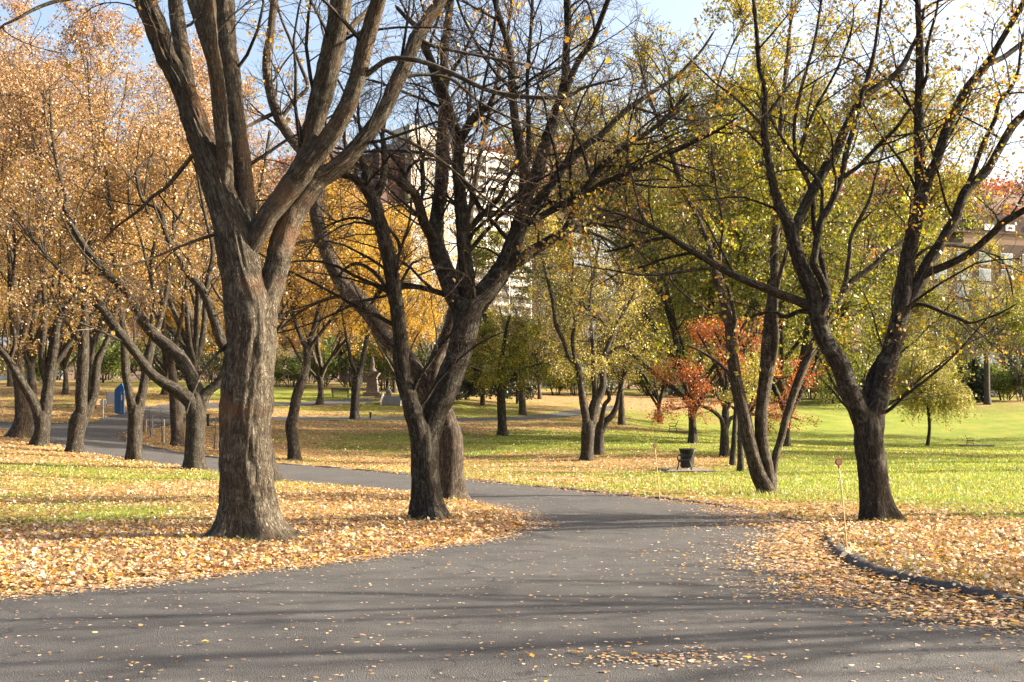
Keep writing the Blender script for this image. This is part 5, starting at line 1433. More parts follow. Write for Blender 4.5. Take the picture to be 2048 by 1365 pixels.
M_PINK = simple_mat("pink_reflector", (0.66, 0.50, 0.55), 0.35, var=0.12, scale=40)
M_CANE = simple_mat("cane_wood", (0.62, 0.42, 0.20), 0.7, var=0.15, scale=20)
M_SLATE = simple_mat("slate_blue", (0.17, 0.22, 0.28), 0.6, var=0.1, scale=0.5)
M_NAVY = simple_mat("navy_roof", (0.018, 0.03, 0.065), 0.6, var=0.15)
M_CARB = simple_mat("silver_blue_car_paint", (0.34, 0.40, 0.48), 0.25, 0.3, var=0.05)
M_CARW = simple_mat("white_car_paint", (0.72, 0.74, 0.76), 0.25, var=0.04)
M_RUBBER = simple_mat("rubber", (0.015, 0.015, 0.015), 0.8)
M_PAD = simple_mat("concrete_pad", (0.15, 0.125, 0.10), 0.9, var=0.2, scale=5)
M_LAMP = simple_mat("lamp_lens", (0.7, 0.7, 0.68), 0.15, var=0.1)
M_BENCHB = simple_mat("navy_bench", (0.012, 0.022, 0.045), 0.5)

def share(name, me, parent, loc, mat=None):
    return link(name, me, mat, parent, loc)

# --- apartment tower
_th = math.radians(38)
tower = empty("apartment_tower", ((822 - 1024) * 300 / F, 300, 8.0), "cream high-rise apartment tower with stacked balconies rising behind the trees", "building", rz=_th)
TZ = 68.4      # roof height above its base
WING, WID, DEP, FH = 16.5, 41.0, 20.0, 2.95
MB().box(0, WING, 0.0, DEP, 0, TZ + 1.2).build("wall", M_CREAM, tower)
MB().box(WING + 0.003, WID, 0.9, DEP, 0, TZ - 0.3).build("wall", M_CREAM, tower)
MB().box(-8.0, -0.003, 3.0, DEP + 4, 0, TZ - 3).build("wall", M_BRICKD, tower)
tag(MB().box(1.5, 13.0, 3, 12, TZ + 1.2, TZ + 5.2).build("penthouse", M_CONC, tower), None)
MB().box(WING + 0.2, WID + 0.4, 0.3, DEP, TZ - 0.3, TZ + 0.9).build("parapet", M_WHITE, tower)
for xa in (4.0, 9.0):
    MB().tube([(xa, 6, TZ + 5.2), (xa, 6, TZ + 13)], 0.09, 6).build("mast", M_STEEL, tower)
win = MB().box(-1.5, 1.5, -0.10, 0.06, -0.8, 0.8); win_me = win.build("window", M_WHITE, tower); 
for f in range(16):
    z = TZ - 2.0 - f * FH
    for q, xw in enumerate((3.2, 8.2, 13.2)):
        if f == 0 and q == 0: w = win_me; w.location = (xw, 0, z)
        else: w = share("window", win_me.data, tower, (xw, 0, z))
        for dx in (-0.95, 0.0, 0.95):
            if f == 0 and q == 0 and dx == -0.95: pane_o = MB().box(-0.4, 0.4, -0.13, -0.102, -0.65, 0.65).build("pane", M_GLASS, w, loc=(dx, 0, 0))
            else: share("pane", pane_o.data, w, (dx, 0, 0))
    for q in range(3):
        x0 = WING + 1.0 + q * 7.9
        if f == 0 and q == 0:
            bal = MB().box(0, 7.2, -0.2, 0.89, -0.22, 0.0).build("balcony", M_CREAM, tower, loc=(x0, 0, z - 1.2))
            rail = MB().box(0.05, 7.15, -0.15, -0.09, 0.12, 0.95); rl = rail.build("railing", M_SIGNBACK, bal)
            door = MB().box(0.5, 3.9, 0.76, 0.897, 0.0, 2.15).build("glass_door", M_GLASS, bal)
            side = MB().box(4.8, 6.6, 0.76, 0.897, 0.5, 2.1).build("window", M_CURTAIN, bal)
        else:
            b2 = share("balcony", bal.data, tower, (x0, 0, z - 1.2))
            share("railing", rl.data, b2, (0, 0, 0)); share("glass_door", door.data, b2, (0, 0, 0)); share("window", side.data, b2, (0, 0, 0))
for q in range(4):
    x0 = WING + 0.35 + q * 7.9
    if q == 0: fin = MB().box(-0.2, 0.2, -0.3, 0.895, 8, TZ - 0.32).build("pier", M_WHITE, tower, loc=(x0, 0, 0))
    else: share("pier", fin.data, tower, (x0, 0, 0))
for f in range(14):
    for y0 in (7.0, 13.0):
        if f == 0 and y0 == 7.0: sw = MB().box(-8.06, -7.9, -0.7, 0.7, -0.7, 0.7).build("window", M_GLASS, tower, loc=(0, y0, TZ - 5 - f * FH))
        else: share("window", sw.data, tower, (0, y0, TZ - 5 - f * FH))

# --- brown brick building, right
brick = empty("brick_building", ((1850 - 1024) * 205 / F, 205, 8.0), "brown brick building with a tan top and white-framed windows at the right edge", "building", rz=math.radians(14))
BZ = 28.5
MB().box(0, 40, 0, 14, 0, BZ - 1.9).build("wall", M_BRICK, brick)
MB().box(8, 40, 0.002, 14, BZ - 1.898, BZ).build("upper_wall", M_TANB, brick)
MB().box(5.8, 40.2, -0.2, 14.2, BZ, BZ + 0.4).build("parapet", M_BRICK, brick)
MB().box(14, 40, 5, 14, BZ + 0.4, BZ + 4.5).build("setback_storey", M_BRICK, brick)
k0 = None
for f in range(7):
    z = BZ - 4.6 - f * 2.95
    for q in range(7):
        x = 3.2 + q * 4.6
        if k0 is None:
            k0 = MB().box(-1.25, 1.25, -0.09, 0.06, -1.1, 1.1).build("window", M_WHITE, brick, loc=(x, 0, z))
            k1 = MB().box(-1.12, -0.42, -0.13, -0.092, -0.98, 0.98).build("pane", M_GLASS, k0)
            k2 = MB().box(-0.32, 1.12, -0.13, -0.092, -0.45, 0.98).build("pane", M_CURTAIN, k0)
            k3 = MB().box(-0.32, 1.12, -0.13, -0.092, -0.98, -0.55).build("pane", M_CURTAIN, k0)
        else:
            w = share("window", k0.data, brick, (x, 0, z))
            for p_ in (k1, k2, k3): share("pane", p_.data, w, (0, 0, 0))
for q in range(5):
    if q == 0: u0 = MB().box(-1.0, 1.0, 4.9, 5.1, -0.6, 0.6).build("window", M_WHITE, brick, loc=(17 + q * 4.6, 0, BZ + 2.2))
    else: share("window", u0.data, brick, (17 + q * 4.6, 0, BZ + 2.2))

# --- smaller far buildings
def house(px, d, w, h, dep, rh, wall, roof, label, rz=0.0, wins=((0.2, 0.35), (0.65, 0.35)), flat=False):
    o = empty("house", at(px, d) - np.array([0, 0, 0.2]), label, "house", rz=rz)
    MB().box(-w / 2, w / 2, 0, dep, 0, h).build("wall", wall, o)
    if flat: MB().box(-w / 2 - 0.2, w / 2 + 0.2, -0.2, dep + 0.2, h, h + rh).build("roof", roof, o)
    else: MB()._add([(-w / 2 - .4, -.4, h), (w / 2 + .4, -.4, h), (w / 2 + .4, dep + .4, h), (-w / 2 - .4, dep + .4, h), (-w / 2 - .4, dep / 2, h + rh), (w / 2 + .4, dep / 2, h + rh)], [(0, 1, 5, 4), (2, 3, 4, 5), (0, 4, 3), (1, 2, 5), (0, 3, 2, 1)]).build("roof", roof, o)
    for fx, fz in wins:
        x = -w / 2 + fx * w; z = fz * h
        wd = MB().box(x - 0.55, x + 0.55, -0.07, 0.05, z, z + 1.3).build("window", M_WHITE, o)
        MB().box(x - 0.45, x + 0.45, -0.10, -0.072, z + 0.1, z + 1.2).build("pane", M_GLASS, wd)
    dr = MB().box(-0.5, 0.5, -0.06, 0.04, 0, 2.05).build("door", M_WHITE, o)
    return o
house(8, 132, 9, 3.2, 7, 2.2, simple_mat("grey_siding", (0.30, 0.33, 0.38), 0.8), M_SLATE, "small grey-blue house with white trim low at the left edge")
house(1188, 172, 8, 24, 9, 0.5, M_SLATE, M_SIGNBACK, "slate-blue block showing between the branches right of the tower", 0.5, tuple((a, b) for a in (0.25, 0.75) for b in (0.5, 0.62, 0.74, 0.86)), True)
house(1940, 150, 9, 2.2, 7, 2.0, M_SIGNBACK, M_NAVY, "low house with a dark blue roof behind the cedars", 0.3)
house(2030, 165, 12, 4.5, 8, 2.2, M_SIGNBACK, M_SLATE, "low pale house behind the shrubs at the right edge", -0.1)

# --- parked cars
def car(px, d, paint, label, rz):
    o = empty("parked_car", at(px, d), label, "car", "parked cars", rz)
    prof = [(-2.15, 0.32), (2.15, 0.32), (2.2, 0.62), (2.05, 0.86), (1.0, 0.97), (0.35, 1.42), (-1.2, 1.46), (-1.85, 1.02), (-2.2, 0.92)]
    body = MB().prism(prof, -0.86, 0.86).build("body", paint, o, bevel=0.05)
    for s in (-1, 1):
        MB().prism([(0.92, 0.99), (0.36, 1.36), (-0.38, 1.38), (-0.38, 0.99)], s * 0.858 - 0.01, s * 0.858 + 0.012).build("side_window", M_GLASS, body)
        MB().prism([(-0.48, 0.99), (-0.48, 1.38), (-1.15, 1.39), (-1.68, 1.03)], s * 0.858 - 0.01, s * 0.858 + 0.012).build("side_window", M_GLASS, body)
        MB().box(2.13, 2.21, s * 0.62 - 0.16, s * 0.62 + 0.16, 0.64, 0.78).build("headlight", M_LAMP, o)
        MB().box(-2.215, -2.14, s * 0.66 - 0.12, s * 0.66 + 0.12, 0.74, 0.9).build("tail_light", M_RED, o)
    MB()._add([(1.03, -0.74, 1.0), (1.03, 0.74, 1.0), (0.42, 0.66, 1.40), (0.42, -0.66, 1.40), (0.99, -0.74, 0.97), (0.99, 0.74, 0.97), (0.36, 0.66, 1.38), (0.36, -0.66, 1.38)], [(0, 1, 2, 3), (7, 6, 5, 4), (0, 4, 5, 1), (1, 5, 6, 2), (2, 6, 7, 3), (3, 7, 4, 0)]).build("windscreen", M_GLASS, body)
    for x in (-1.35, 1.35):
        for s in (-1, 1):
            w = MB().tube([(x, s * 0.78 - 0.1, 0.33), (x, s * 0.78 + 0.1, 0.33)], 0.33, 18).build("wheel", M_RUBBER, o)
            MB().tube([(x, s * 0.79 - 0.1, 0.33), (x, s * 0.79 + 0.1, 0.33)], 0.2, 14).build("rim", M_STEEL, w)
    return o
car(1372, 138, M_CARB, "silver-blue car parked behind the orange-red crown", 2.3)
car(1957, 140, M_CARW, "white car half hidden behind the cedars and the straight grey trunk", 0.25)

# ------------------------------------------------------------------ park furniture
def bench(loc, rz, label, wood=M_BLACK):
    """length along y, sitter faces -x"""
    o = empty("park_bench", loc, label, "bench", "park benches", rz)
    o.scale = (0.85, 0.85, 0.85)
    for y in (-0.78, 0.78):
        e = MB()
        e.tube([(0.30, y, -0.05), (0.26, y, 0.22), (0.20, y, 0.42), (0.30, y, 0.62), (0.42, y, 0.92)], [0.032, 0.03, 0.032, 0.03, 0.024], 8)
        e.tube([(-0.36, y, -0.05), (-0.30, y, 0.20), (-0.27, y, 0.42)], 0.03, 8)
        e.tube([(-0.30, y, 0.40), (0.0, y, 0.38), (0.22, y, 0.41)], 0.028, 8)
        e.tube([(-0.30, y, 0.42), (-0.36, y, 0.56), (-0.28, y, 0.66), (-0.05, y, 0.68), (0.16, y, 0.62), (0.30, y, 0.62)], 0.02, 8)
        e.tube([(-0.31, y, 0.18), (0.0, y, 0.25), (0.26, y, 0.18)], 0.014, 6)
        e.build("end_frame", M_BLACK, o, smooth=True)
    for i in range(6):
        x = -0.30 + i * 0.092
        MB().box(x - 0.036, x + 0.036, -0.9, 0.9, 0.425 - 0.012 * math.sin(i * 0.6), 0.455 - 0.012 * math.sin(i * 0.6)).build("seat_slat", wood, o, bevel=0.006)
    for i in range(5):
        z = 0.52 + i * 0.088; x = 0.235 + (z - 0.5) * 0.42
        MB()._add([(x - 0.02, -0.9, z - 0.03), (x + 0.008, -0.9, z - 0.036), (x + 0.034, -0.9, z + 0.03), (x + 0.006, -0.9, z + 0.036), (x - 0.02, 0.9, z - 0.03), (x + 0.008, 0.9, z - 0.036), (x + 0.034, 0.9, z + 0.03), (x + 0.006, 0.9, z + 0.036)],
                  [(0, 1, 2, 3), (7, 6, 5, 4), (0, 4, 5, 1), (1, 5, 6, 2), (2, 6, 7, 3), (3, 7, 4, 0)]).build("back_slat", wood, o)
    return o
def pad(loc, w, l, label=None):
    z = float(ground_z(loc[0], loc[1])[0])
    b = MB().box(-w / 2, w / 2, -l / 2, l / 2, -0.25, 0.035).build("concrete_pad", M_PAD, loc=(loc[0], loc[1], z))
    tag(b, kind="structure")
    return z + 0.035
def on_ground(px, py):
    g = G(px, py); g[2] = float(ground_z(g[0], g[1])[0]); return g
g = on_ground(1377, 946); zt = pad((g[0] + 0.05, g[1] + 1.0), 1.9, 3.6)
bench((g[0] - 0.02, g[1] + 0.75, zt), -math.atan2(g[0], g[1]), "black iron bench seen end-on in front of the black litter bin")
def bin_(loc):
    o = empty("litter_bin", loc, "black slatted litter bin with a flared rim standing behind the bench", "bin")
    o.scale = (0.8, 0.8, 0.8)
    MB().lathe([(0.27, 0.06), (0.28, 0.5), (0.31, 0.92)], n=20).build("liner", M_BLACK, o)
    sl = None
    for i in range(26):
        a = 2 * math.pi * i / 26
        if sl is None:
            sl = MB()._add([(0.31, -0.022, 0.05), (0.335, -0.022, 0.05), (0.34, -0.022, 0.72), (0.42, -0.022, 1.0), (0.395, -0.022, 1.0), (0.315, -0.022, 0.72), (0.31, 0.022, 0.05), (0.335, 0.022, 0.05), (0.34, 0.022, 0.72), (0.42, 0.022, 1.0), (0.395, 0.022, 1.0), (0.315, 0.022, 0.72)],
                           [(0, 1, 2, 5), (5, 2, 3, 4), (11, 8, 7, 6), (10, 9, 8, 11), (1, 7, 8, 2), (2, 8, 9, 3), (3, 9, 10, 4), (4, 10, 11, 5), (5, 11, 6, 0), (0, 6, 7, 1)]).build("slat", M_BLACK, o)
        else:
            s2 = share("slat", sl.data, o, (0, 0, 0)); s2.rotation_euler = (0, 0, a)
    for z, rr in ((0.14, 0.32), (0.62, 0.325), (0.97, 0.405)):
        MB().lathe([(rr, z - 0.02), (rr + 0.022, z - 0.02), (rr + 0.022, z + 0.02), (rr, z + 0.02)], n=28).build("hoop", M_BLACK, o)
    MB().lathe([(0.30, 0.0), (0.30, 0.06), (0.1, 0.062)], n=20).build("foot", M_BLACK, o)
bin_((g[0] + 0.30, g[1] + 2.3, zt))
g = on_ground(1350, 867); zt = pad((g[0] - 0.4, g[1] + 0.9), 2.6, 2.6)
bench((g[0], g[1] + 0.9, zt), -math.atan2(g[0], g[1]), "small far black bench on the lawn beyond the litter bin, facing left")
g = on_ground(1949, 894); zt = pad((g[0] + 0.2, g[1] + 0.9), 2.6, 2.6)
bench((g[0], g[1] + 0.9, zt), math.pi - math.atan2(g[0], g[1]), "black bench facing right on the sunny lawn, right of the willow")
g = on_ground(681, 796)
bench((g[0], g[1], g[2]), -math.pi / 2, "dark blue bench far back left of the stone pedestal", M_BENCHB)

def stake(base_px, top_px, disc_r, face, rim, label, foot=True):
    b = on_ground(*base_px); d = b[1]
    t = P(top_px[0], top_px[1], d)
    o = empty("marker_stake", b, label, "marker", "road-edge marker stakes")
    v = t - b
    MB().tube([(0, 0, -0.12), v * 0.33, v * 0.66 + np.array([0.004, 0, 0]), v], [0.0085, 0.0085, 0.008, 0.0075], 8).build("rod", M_CANE, o, smooth=True)
    MB().tube([v * 0.985, v + unit(v) * 0.02], [0.012, 0.014], 8).build("collar", M_RED, o)
    c = v + unit(v) * (disc_r + 0.015)
    dk = MB().tube([c + np.array([0, -0.012, 0]), c + np.array([0, 0.012, 0])], disc_r, 24).build("reflector", rim, o)
    MB().tube([c + np.array([0, -0.017, 0]), c + np.array([0, -0.0122, 0])], disc_r * 0.72, 20).build("lens", face, dk)
    if foot:
        MB().tube([(0, 0, 0.0), v * 0.055], 0.014, 8).build("sleeve", M_BLACK, o)
        MB().box(-0.02, 0.16, -0.10, 0.05, -0.06, 0.028).build("foot", M_BLACK, o, bevel=0.006)
stake((1697, 1128), (1678, 934), 0.042, M_AMBER, M_RED, "tall cane marker stake with a red-rimmed amber disc beside the right-hand maple")
stake((1321, 1000), (1310, 897), 0.045, M_PINK, M_RED, "cane marker stake with a small pink disc at the kerb in front of the bench", False)

# signs at the bend
g = on_ground(238, 829)
kx = g[1] / F
o = empty("notice_board", g, "tall dark blue board with a slanted top beside the far bend", "sign")
MB().prism([(-8 * kx, -0.1), (10 * kx, -0.1), (10 * kx, 52 * kx), (6 * kx, 62 * kx), (4 * kx, 61 * kx), (-8 * kx, 50 * kx)], -0.06, 0.06).build("panel", M_BLUE, o)
MB().box(3.5 * kx, 7 * kx, -0.075, -0.0605, 28 * kx, 38 * kx).build("label_plate", M_WHITE, o)
MB().tube([(7 * kx, -0.35, -0.15), (7 * kx, -0.35, 45 * kx)], 0.035, 8).build("post", M_BLACK, o)
g = on_ground(222, 826); kx = g[1] / F
o = empty("sign_board", g, "pale grey rectangular sign back on two posts left of the blue board", "sign")
MB().box(-8 * kx, 7 * kx, -0.03, 0.03, 15 * kx, 41 * kx).build("panel", M_SIGNBACK, o)
for x in (-8.6, 7.5): MB().box(x * kx - 0.02, x * kx + 0.03, -0.06, -0.031, -0.2, 41 * kx).build("post", M_STEEL, o)
g = on_ground(206, 837); kx = g[1] / F
o = empty("road_sign", g, "eight-sided sign seen from its grey back on a thin post left of the pale board", "sign")
MB().prism([(7 * kx * math.cos(math.radians(22.5 + 45 * i)), 32.5 * kx + 7 * kx * math.sin(math.radians(22.5 + 45 * i))) for i in range(8)], 0.03, 0.045).build("plate", M_SIGNBACK, o)
MB().tube([(0, 0, -0.2), (0, 0, 40 * kx)], 0.028, 8).build("post", M_STEEL, o)

for (px, py, top, lab) in ((741, 838, 819, "short wooden post right of the stocky golden tree"), (416, 854, 830, "short dark post right of the wounded tree")):
    g = on_ground(px, py); h = (py - top) * g[1] / F
    o = empty("post", g, lab, "post", "short posts")
    MB().box(-0.06, 0.06, -0.06, 0.06, -0.2, h - 0.1).build("shaft", M_BARK_BROWN if False else M_BLACK, o, bevel=0.01)
    MB().box(-0.085, 0.085, -0.085, 0.085, h - 0.098, h).build("cap", M_BLACK, o, bevel=0.01)

def sapling(px, py, top, label, seed, stakecol):
    g = on_ground(px, py); h = (py - top) * g[1] / F
    o = empty("sapling", g, label, "sapling", "staked saplings at the bend")
    t = np.linspace(0, 1, 8)
    p = np.column_stack([0.03 * np.sin(t * 4 + seed), 0.02 * t, t * h - 0.1])
    link("stem", tube_mesh("stem", [(p[None], (0.035 * (1 - 0.7 * t))[None], 8)], np.zeros(3)), M_TWIG_PALE, o)
    C, R = spawn(p[None], (0.03 * (1 - 0.7 * t))[None], np.array([16]), (0.35, 1), (0.4, 1.0), (35, 65), 5, seed=seed, rmin=0.006)
    tag(link("twigs", tube_mesh("twigs", [(C, R, 3)], np.zeros(3)), M_TWIG_PALE, o), kind="stuff")
    MB().tube([(0.12, 0, -0.2), (0.12, 0, h * 0.62)], 0.024, 6).build("stake", stakecol, o)
sapling(323, 886, 812, "pale staked sapling in front of the reddish trunk", 1, M_SIGNBACK)
sapling(300, 875, 808, "sapling tied to a grey stake right of the U-forked trunk", 2, M_STEEL)
sapling(288, 866, 826, "shorter sapling with a tan stake close to the U-forked trunk", 3, M_CANE)
sapling(430, 900, 838, "thin sapling between the wounded tree and the thickest trunk", 4, M_STEEL)
sapling(31, 846, 808, "thin pale sapling behind the hollow-based trunk", 5, M_SIGNBACK)

# monument
g = on_ground(745, 793); kx = g[1] / F
o = empty("stone_pedestal", g, "tall weathered stone pedestal with a flared cap behind the stocky golden tree", "monument")
MB().box(-17 * kx, 17 * kx, -17 * kx, 17 * kx, -0.3, 7 * kx).build("plinth", M_STONE, o, bevel=0.02)
MB()._add([(-12 * kx, -12 * kx, 7 * kx), (12 * kx, -12 * kx, 7 * kx), (12 * kx, 12 * kx, 7 * kx), (-12 * kx, 12 * kx, 7 * kx), (-9 * kx, -9 * kx, 37 * kx), (9 * kx, -9 * kx, 37 * kx), (9 * kx, 9 * kx, 37 * kx), (-9 * kx, 9 * kx, 37 * kx)],
          [(0, 3, 2, 1), (4, 5, 6, 7), (0, 1, 5, 4), (1, 2, 6, 5), (2, 3, 7, 6), (3, 0, 4, 7)]).build("shaft", M_STONE, o)
MB()._add([(-9 * kx, -9 * kx, 37 * kx), (9 * kx, -9 * kx, 37 * kx), (9 * kx, 9 * kx, 37 * kx), (-9 * kx, 9 * kx, 37 * kx), (-14 * kx, -14 * kx, 44 * kx), (14 * kx, -14 * kx, 44 * kx), (14 * kx, 14 * kx, 44 * kx), (-14 * kx, 14 * kx, 44 * kx)],
          [(0, 3, 2, 1), (4, 5, 6, 7), (0, 1, 5, 4), (1, 2, 6, 5), (2, 3, 7, 6), (3, 0, 4, 7)]).build("cornice", M_STONE, o)
MB().box(-14.5 * kx, 14.5 * kx, -14.5 * kx, 14.5 * kx, 44 * kx, 47 * kx).build("cap", M_STONEG, o, bevel=0.02)
MB().lathe([(9 * kx, 47 * kx), (7 * kx, 52 * kx), (4 * kx, 57 * kx), (5 * kx, 64 * kx), (3 * kx, 72 * kx), (1 * kx, 78 * kx)], n=12).build("finial", M_STONE, o, smooth=True)
g = on_ground(777, 797)
g[2] += 0.1; kx = g[1] / F
o = empty("stone_figure", g, "small grey stone figure on a low block right of the pedestal", "statue")
MB().box(-6 * kx, 6 * kx, -6 * kx, 6 * kx, -0.4, 7 * kx).build("block", M_STONEG, o, bevel=0.02)
MB().lathe([(5 * kx, 7 * kx), (5.4 * kx, 11 * kx), (3.8 * kx, 15 * kx), (1.6 * kx, 17 * kx), (2.2 * kx, 18.5 * kx), (2.3 * kx, 20 * kx), (1.2 * kx, 21.6 * kx)], n=12).build("figure", M_STONEG, o, smooth=True)
MB()._add([(-27 * kx, -0.3, -0.5), (-6.1 * kx, -0.3, -0.5), (-6.1 * kx, 0.3, -0.5), (-27 * kx, 0.3, -0.5), (-27 * kx, -0.3, 1 * kx), (-6.1 * kx, -0.3, 7 * kx), (-6.1 * kx, 0.3, 7 * kx), (-27 * kx, 0.3, 1 * kx)],
          [(0, 3, 2, 1), (4, 5, 6, 7), (0, 1, 5, 4), (1, 2, 6, 5), (2, 3, 7, 6), (3, 0, 4, 7)]).build("side_wall", M_STONEG, o)
g = on_ground(781, 813); kx = g[1] / F
o = empty("stone_steps", g, "dark stone steps with a pale sloping side wall left of the V-forked maple", "steps")
for i in range(5):
    MB().box(-19 * kx, 19 * kx, i * 0.34, i * 0.34 + 0.6, -0.3 if i == 0 else i * 0.16 - 0.05, (i + 1) * 0.16).build("step", M_STONEG, o, bevel=0.012)
MB()._add([(-22 * kx, -0.2, -0.3), (-19.1 * kx, -0.2, -0.3), (-19.1 * kx, 2.2, -0.3), (-22 * kx, 2.2, -0.3), (-22 * kx, -0.2, 0.3), (-19.1 * kx, -0.2, 0.3), (-19.1 * kx, 2.2, 1.05), (-22 * kx, 2.2, 1.05)],
          [(0, 3, 2, 1), (4, 5, 6, 7), (0, 1, 5, 4), (1, 2, 6, 5), (2, 3, 7, 6), (3, 0, 4, 7)]).build("side_wall", M_CREAM, o)
g = on_ground(642, 793); kx = g[1] / F
o = empty("stone_marker", g, "pale upright stone block far back left of the dark blue bench", "monument")
MB().box(-4 * kx, 4 * kx, -0.15, 0.15, -0.2, 17 * kx).build("slab", M_WHITE, o, bevel=0.02)
MB().box(-5.5 * kx, 5.5 * kx, -0.25, 0.25, -0.25, 2.5 * kx).build("base", M_STONEG, o, bevel=0.02)

# walker at the far right edge
def walker():
    d = 138.0
    g = at(2043, d); g[2] = float(ground_z(g[0], g[1])[0])
    o = empty("person", g, "person in a bright blue top walking at the far right edge", "person")
    me = bpy.data.meshes.new("body")
    v = [(0, 0, .95), (0, 0, 1.2), (0, 0, 1.42), (0, 0, 1.55), (0.02, 0, 1.68), (0, .1, .9), (.16, .1, .5), (.28, .1, .06), (.38, .1, .03), (0, -.1, .9), (-.06, -.1, .48), (-.3, -.1, .1), (-.22, -.1, .04), (0, .2, 1.4), (-.14, .25, 1.15), (.04, .25, .95), (0, -.2, 1.4), (.12, -.25, 1.14), (.3, -.23, 1.02)]
    e = [(0, 1), (1, 2), (2, 3), (3, 4), (0, 5), (5, 6), (6, 7), (7, 8), (0, 9), (9, 10), (10, 11), (11, 12), (2, 13), (13, 14), (14, 15), (2, 16), (16, 17), (17, 18)]
    rd = [.14, .13, .14, .055, .1, .09, .065, .045, .035, .09, .065, .045, .035, .06, .045, .035, .06, .045, .035]
    me.from_pydata(v, e, [])
    b = link("body", me, None, o)
    b.modifiers.new("skin", 'SKIN'); s2 = b.modifiers.new("sub", 'SUBSURF'); s2.levels = 1; s2.render_levels = 1
    for i, sv in enumerate(me.skin_vertices[0].data): sv.radius = (rd[i], rd[i]); sv.use_root = (i == 0)
    m, nt, out = new_mat("walker_clothes")
    bs = nd(nt, "ShaderNodeBsdfPrincipled", Roughness=0.8)
    tc = nd(nt, "ShaderNodeTexCoord"); sx = nd(nt, "ShaderNodeSeparateXYZ")
    nt.links.new(tc.outputs["Object"], sx.inputs[0])
    c = ramp(nt, mathn(nt, 'DIVIDE', sx.outputs[2], 2.0), [(0.0, (0.02, 0.02, 0.03)), (0.47, (0.03, 0.18, 0.42)), (0.745, (0.42, 0.24, 0.17)), (0.87, (0.05, 0.03, 0.02))], 'CONSTANT')
    nt.links.new(c, bs.inputs[0]); nt.links.new(bs.outputs[0], out.inputs[0])
    me.materials.append(m)
walker()

# ------------------------------------------------------------------ fallen leaves and grass
def scatter(n, d0, d1, pw, seed, marg=120):
    """points over the ground in view; density per area ~ d**-pw"""
    r = np.random.default_rng(seed)
    e = 2 - pw
    u = r.random(n)
    d = (d0 ** e + u * (d1 ** e - d0 ** e)) ** (1 / e) if abs(e) > 1e-6 else d0 * (d1 / d0) ** u
    px = r.uniform(-marg, 2048 + marg, n)
    return np.column_stack([(px - 1024) * d / F, d]), r

LCOL = [(0.58, 0.41, 0.25), (0.48, 0.29, 0.13), (0.66, 0.52, 0.37), (0.56, 0.33, 0.06), (0.34, 0.20, 0.11), (0.21, 0.115, 0.06), (0.52, 0.24, 0.05)]
LW = (5, 4, 4, 3, 3, 2, 2)

def fallen(n, d0, d1, pw, seed, shape, size):
    q, r = scatter(n, d0, d1, pw, seed)
    sd, ins = road_sd(q[:, 0], q[:, 1])
    dkerb = dist_line(far_l, q); dnear = dist_line(np.vstack([near_l, top_l]), q)
    p = np.where(sd > 0, litter(q[:, 0], q[:, 1]) ** 1.15, 0)
    nz = fbm(np.column_stack([q * 0.8, np.zeros(len(q))]), 3)
    gut = np.where(ins & (dkerb < dnear), np.exp(-(dkerb / (0.35 + 1.0 * nz * (q[:, 1] < 22))) ** 1.6) * 1.15, 0)
    ver = np.where(ins & (dnear <= dkerb), np.exp(-(dnear / (0.10 + 0.35 * nz)) ** 1.5), 0)
    pa = (np.abs((q[:, 0] - 0.75) / 0.62) ** 2 + np.abs((q[:, 1] - 8.15) / 0.28) ** 2)
    patch = np.where(ins, np.exp(-pa * 0.8) * 0.10, 0)
    p = np.where(ins, np.maximum(np.maximum(gut, ver), np.maximum(patch, 0.0035)), p)
    k = r.random(len(q)) < p
    q = q[k]; ins = ins[k]; gut = gut[k]
    z = np.where(ins, hz(q[:, 0], q[:, 1]) + 0.006 + np.clip(-sd[k], 0, 2) * 0.012, ground_z(q[:, 0], q[:, 1]))
    onk = (~ins) & (sd[k] < 0.24) & (dkerb[k] < dnear[k]) & (r.random(len(q)) < 0.55)
    z = np.where(onk, hz(q[:, 0], q[:, 1]) + kerb_h(q[:, 1]) * 1.0, z)
    z = z + r.random(len(q)) ** 2 * np.where(ins, 0.012 + 0.07 * gut, 0.045) + 0.006
    m = len(q)
    sz = size * (0.45 + 1.1 * r.random(m) ** 1.5) * (1 + 0.3 * np.clip((q[:, 1] - 18) / 40, 0, 1))
    sz = np.where(ins & (gut < 0.3), sz * 0.8, sz)
    col = pal(m, LCOL, LW, r, 0.2)
    V, s_, idx, C = leaf_geo(np.column_stack([q, z]), sz, col, shape, seed, 0, flat=np.where(ins, 0.9, 0.55)[:, None], curl=0.5)
    return V, s_, idx, C, m

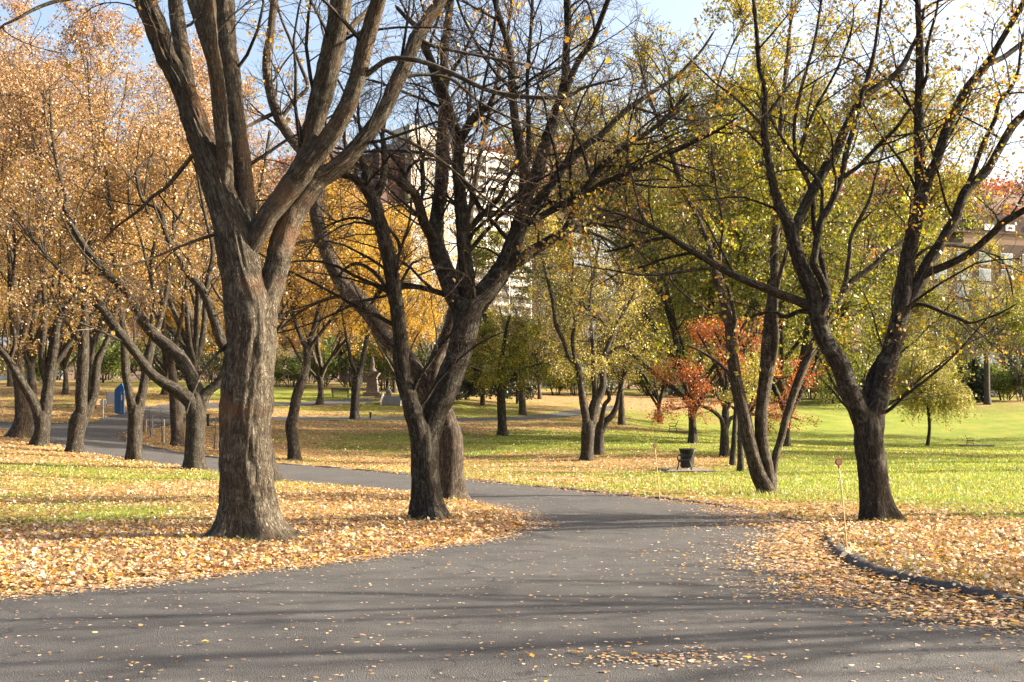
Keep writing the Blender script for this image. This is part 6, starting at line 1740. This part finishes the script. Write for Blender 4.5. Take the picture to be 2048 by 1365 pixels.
def crumbs(n, seed):
    """fine pale debris lying along the road edges and in the gutter"""
    q, r = scatter(n, 7.3, 30, 1.1, seed)
    sd, ins = road_sd(q[:, 0], q[:, 1])
    dkerb = dist_line(far_l, q); dnear = dist_line(np.vstack([near_l, top_l]), q)
    nz = fbm(np.column_stack([q * np.array([0.5, 1.1]), np.ones(len(q))]), 3)
    p = np.where(dkerb < dnear, np.exp(-np.abs((dkerb - 1.0 * (q[:, 1] < 22) * nz) / (0.55 * nz + 0.1)) ** 1.5), np.exp(-((dnear - 0.05) / (0.10 + 0.35 * nz)) ** 2))
    pa = (np.abs((q[:, 0] - 0.75) / 0.7) ** 2 + np.abs((q[:, 1] - 8.15) / 0.3) ** 2)
    p = np.maximum(p, np.exp(-pa) * np.clip(nz * 5 - 2.1, 0.02, 1)); p = np.maximum(p, 0.012)
    k = ins & (r.random(n) < p)
    q = q[k]; m = len(q)
    z = hz(q[:, 0], q[:, 1]) + 0.007 + np.clip(-sd[k], 0, 2) * 0.012 + r.random(m) * 0.006
    col = pal(m, [(0.62, 0.44, 0.30), (0.50, 0.33, 0.20), (0.68, 0.52, 0.38), (0.36, 0.2, 0.1)], (4, 3, 3, 2), r, 0.15)
    V, s_, idx, C = leaf_geo(np.column_stack([q, z]), 0.035 * (0.4 + r.random(m)), col, 'rhomb', seed, 0, flat=0.93, curl=0.2)
    return np_mesh("leaf_crumbs", V, s_, idx, False, None, C)
tag(link("leaf_crumbs", crumbs(330000, 41), M_LITTER), "pale crumbled leaf debris along the road edges and gutter", "leaf debris", None, "stuff")
parts = [fallen(175000, 7.3, 19, 0.9, 21, 'crumple', 0.047), fallen(230000, 19, 72, 1.35, 22, 'rhomb', 0.062)]
tag(link("fallen_leaves", np_mesh("fallen_leaves", parts[0][0], parts[0][1], parts[0][2], False, None, parts[0][3]), M_LITTER), "dry tan and golden maple leaves covering the near verges and gutter", "fallen leaves", None, "stuff")
tag(link("fallen_leaves", np_mesh("fallen_leaves", parts[1][0], parts[1][1], parts[1][2], False, None, parts[1][3]), M_LITTER), "dry golden leaves scattered over the grass farther back", "fallen leaves", None, "stuff")

def blades(n, d0, d1, pw, seed, h, w):
    q, r = scatter(n, d0, d1, pw, seed)
    sd, ins = road_sd(q[:, 0], q[:, 1])
    lt = litter(q[:, 0], q[:, 1])
    tuft = np.zeros(len(q))
    for bx, by, rad in ((-3.85, 16.2, 0.75), (-1.5, 20.0, 0.55), (6.26, 19.5, 0.5), (5.9, 27.0, 0.8), (-1.3, 24.9, 0.5)):
        tuft = np.maximum(tuft, np.exp(-(((q[:, 0] - bx) ** 2 + (q[:, 1] - by) ** 2) / rad ** 2)))
    k = (sd > 0.12) & (r.random(len(q)) < np.clip(1.08 - lt * 0.95 + tuft, 0.05, 1))
    q = q[k]; tuft = tuft[k]; m = len(q)
    z = ground_z(q[:, 0], q[:, 1]) - 0.005
    a = r.random(m) * 6.28
    hh = h * (0.5 + r.random(m)) * (1 + tuft) * np.clip(q[:, 1] / 25, 0.9, 1.25)
    ww = w * np.clip(q[:, 1] / 18, 0.8, 4.0)
    ln = r.normal(size=(m, 2)) * 0.45
    b = np.column_stack([q, z])
    sv = np.column_stack([np.cos(a), np.sin(a), np.zeros(m)]) * ww[:, None]
    tip = b + np.column_stack([ln * hh[:, None], hh])
    V = np.stack([b - sv, b + sv, tip], 1).reshape(-1, 3)
    n_ = fbm(np.column_stack([q * 0.3, np.zeros(m)]), 3)
    c = pal(m, [(0.18, 0.24, 0.032), (0.27, 0.30, 0.05), (0.38, 0.35, 0.09), (0.10, 0.15, 0.025)], (3, 4, 3, 2), r, 0.18) * (0.7 + 0.6 * n_)[:, None]
    return np_mesh("grass", V, np.full(m, 3), np.arange(3 * m).reshape(-1, 3), False, None, np.repeat(np.clip(c, 0.01, 0.9), 3, 0))
tag(link("grass", blades(260000, 10, 100, 1.45, 31, 0.055, 0.006), M_GRASS_BLADE), "short sunlit grass of the park lawns", "grass", None, "stuff")
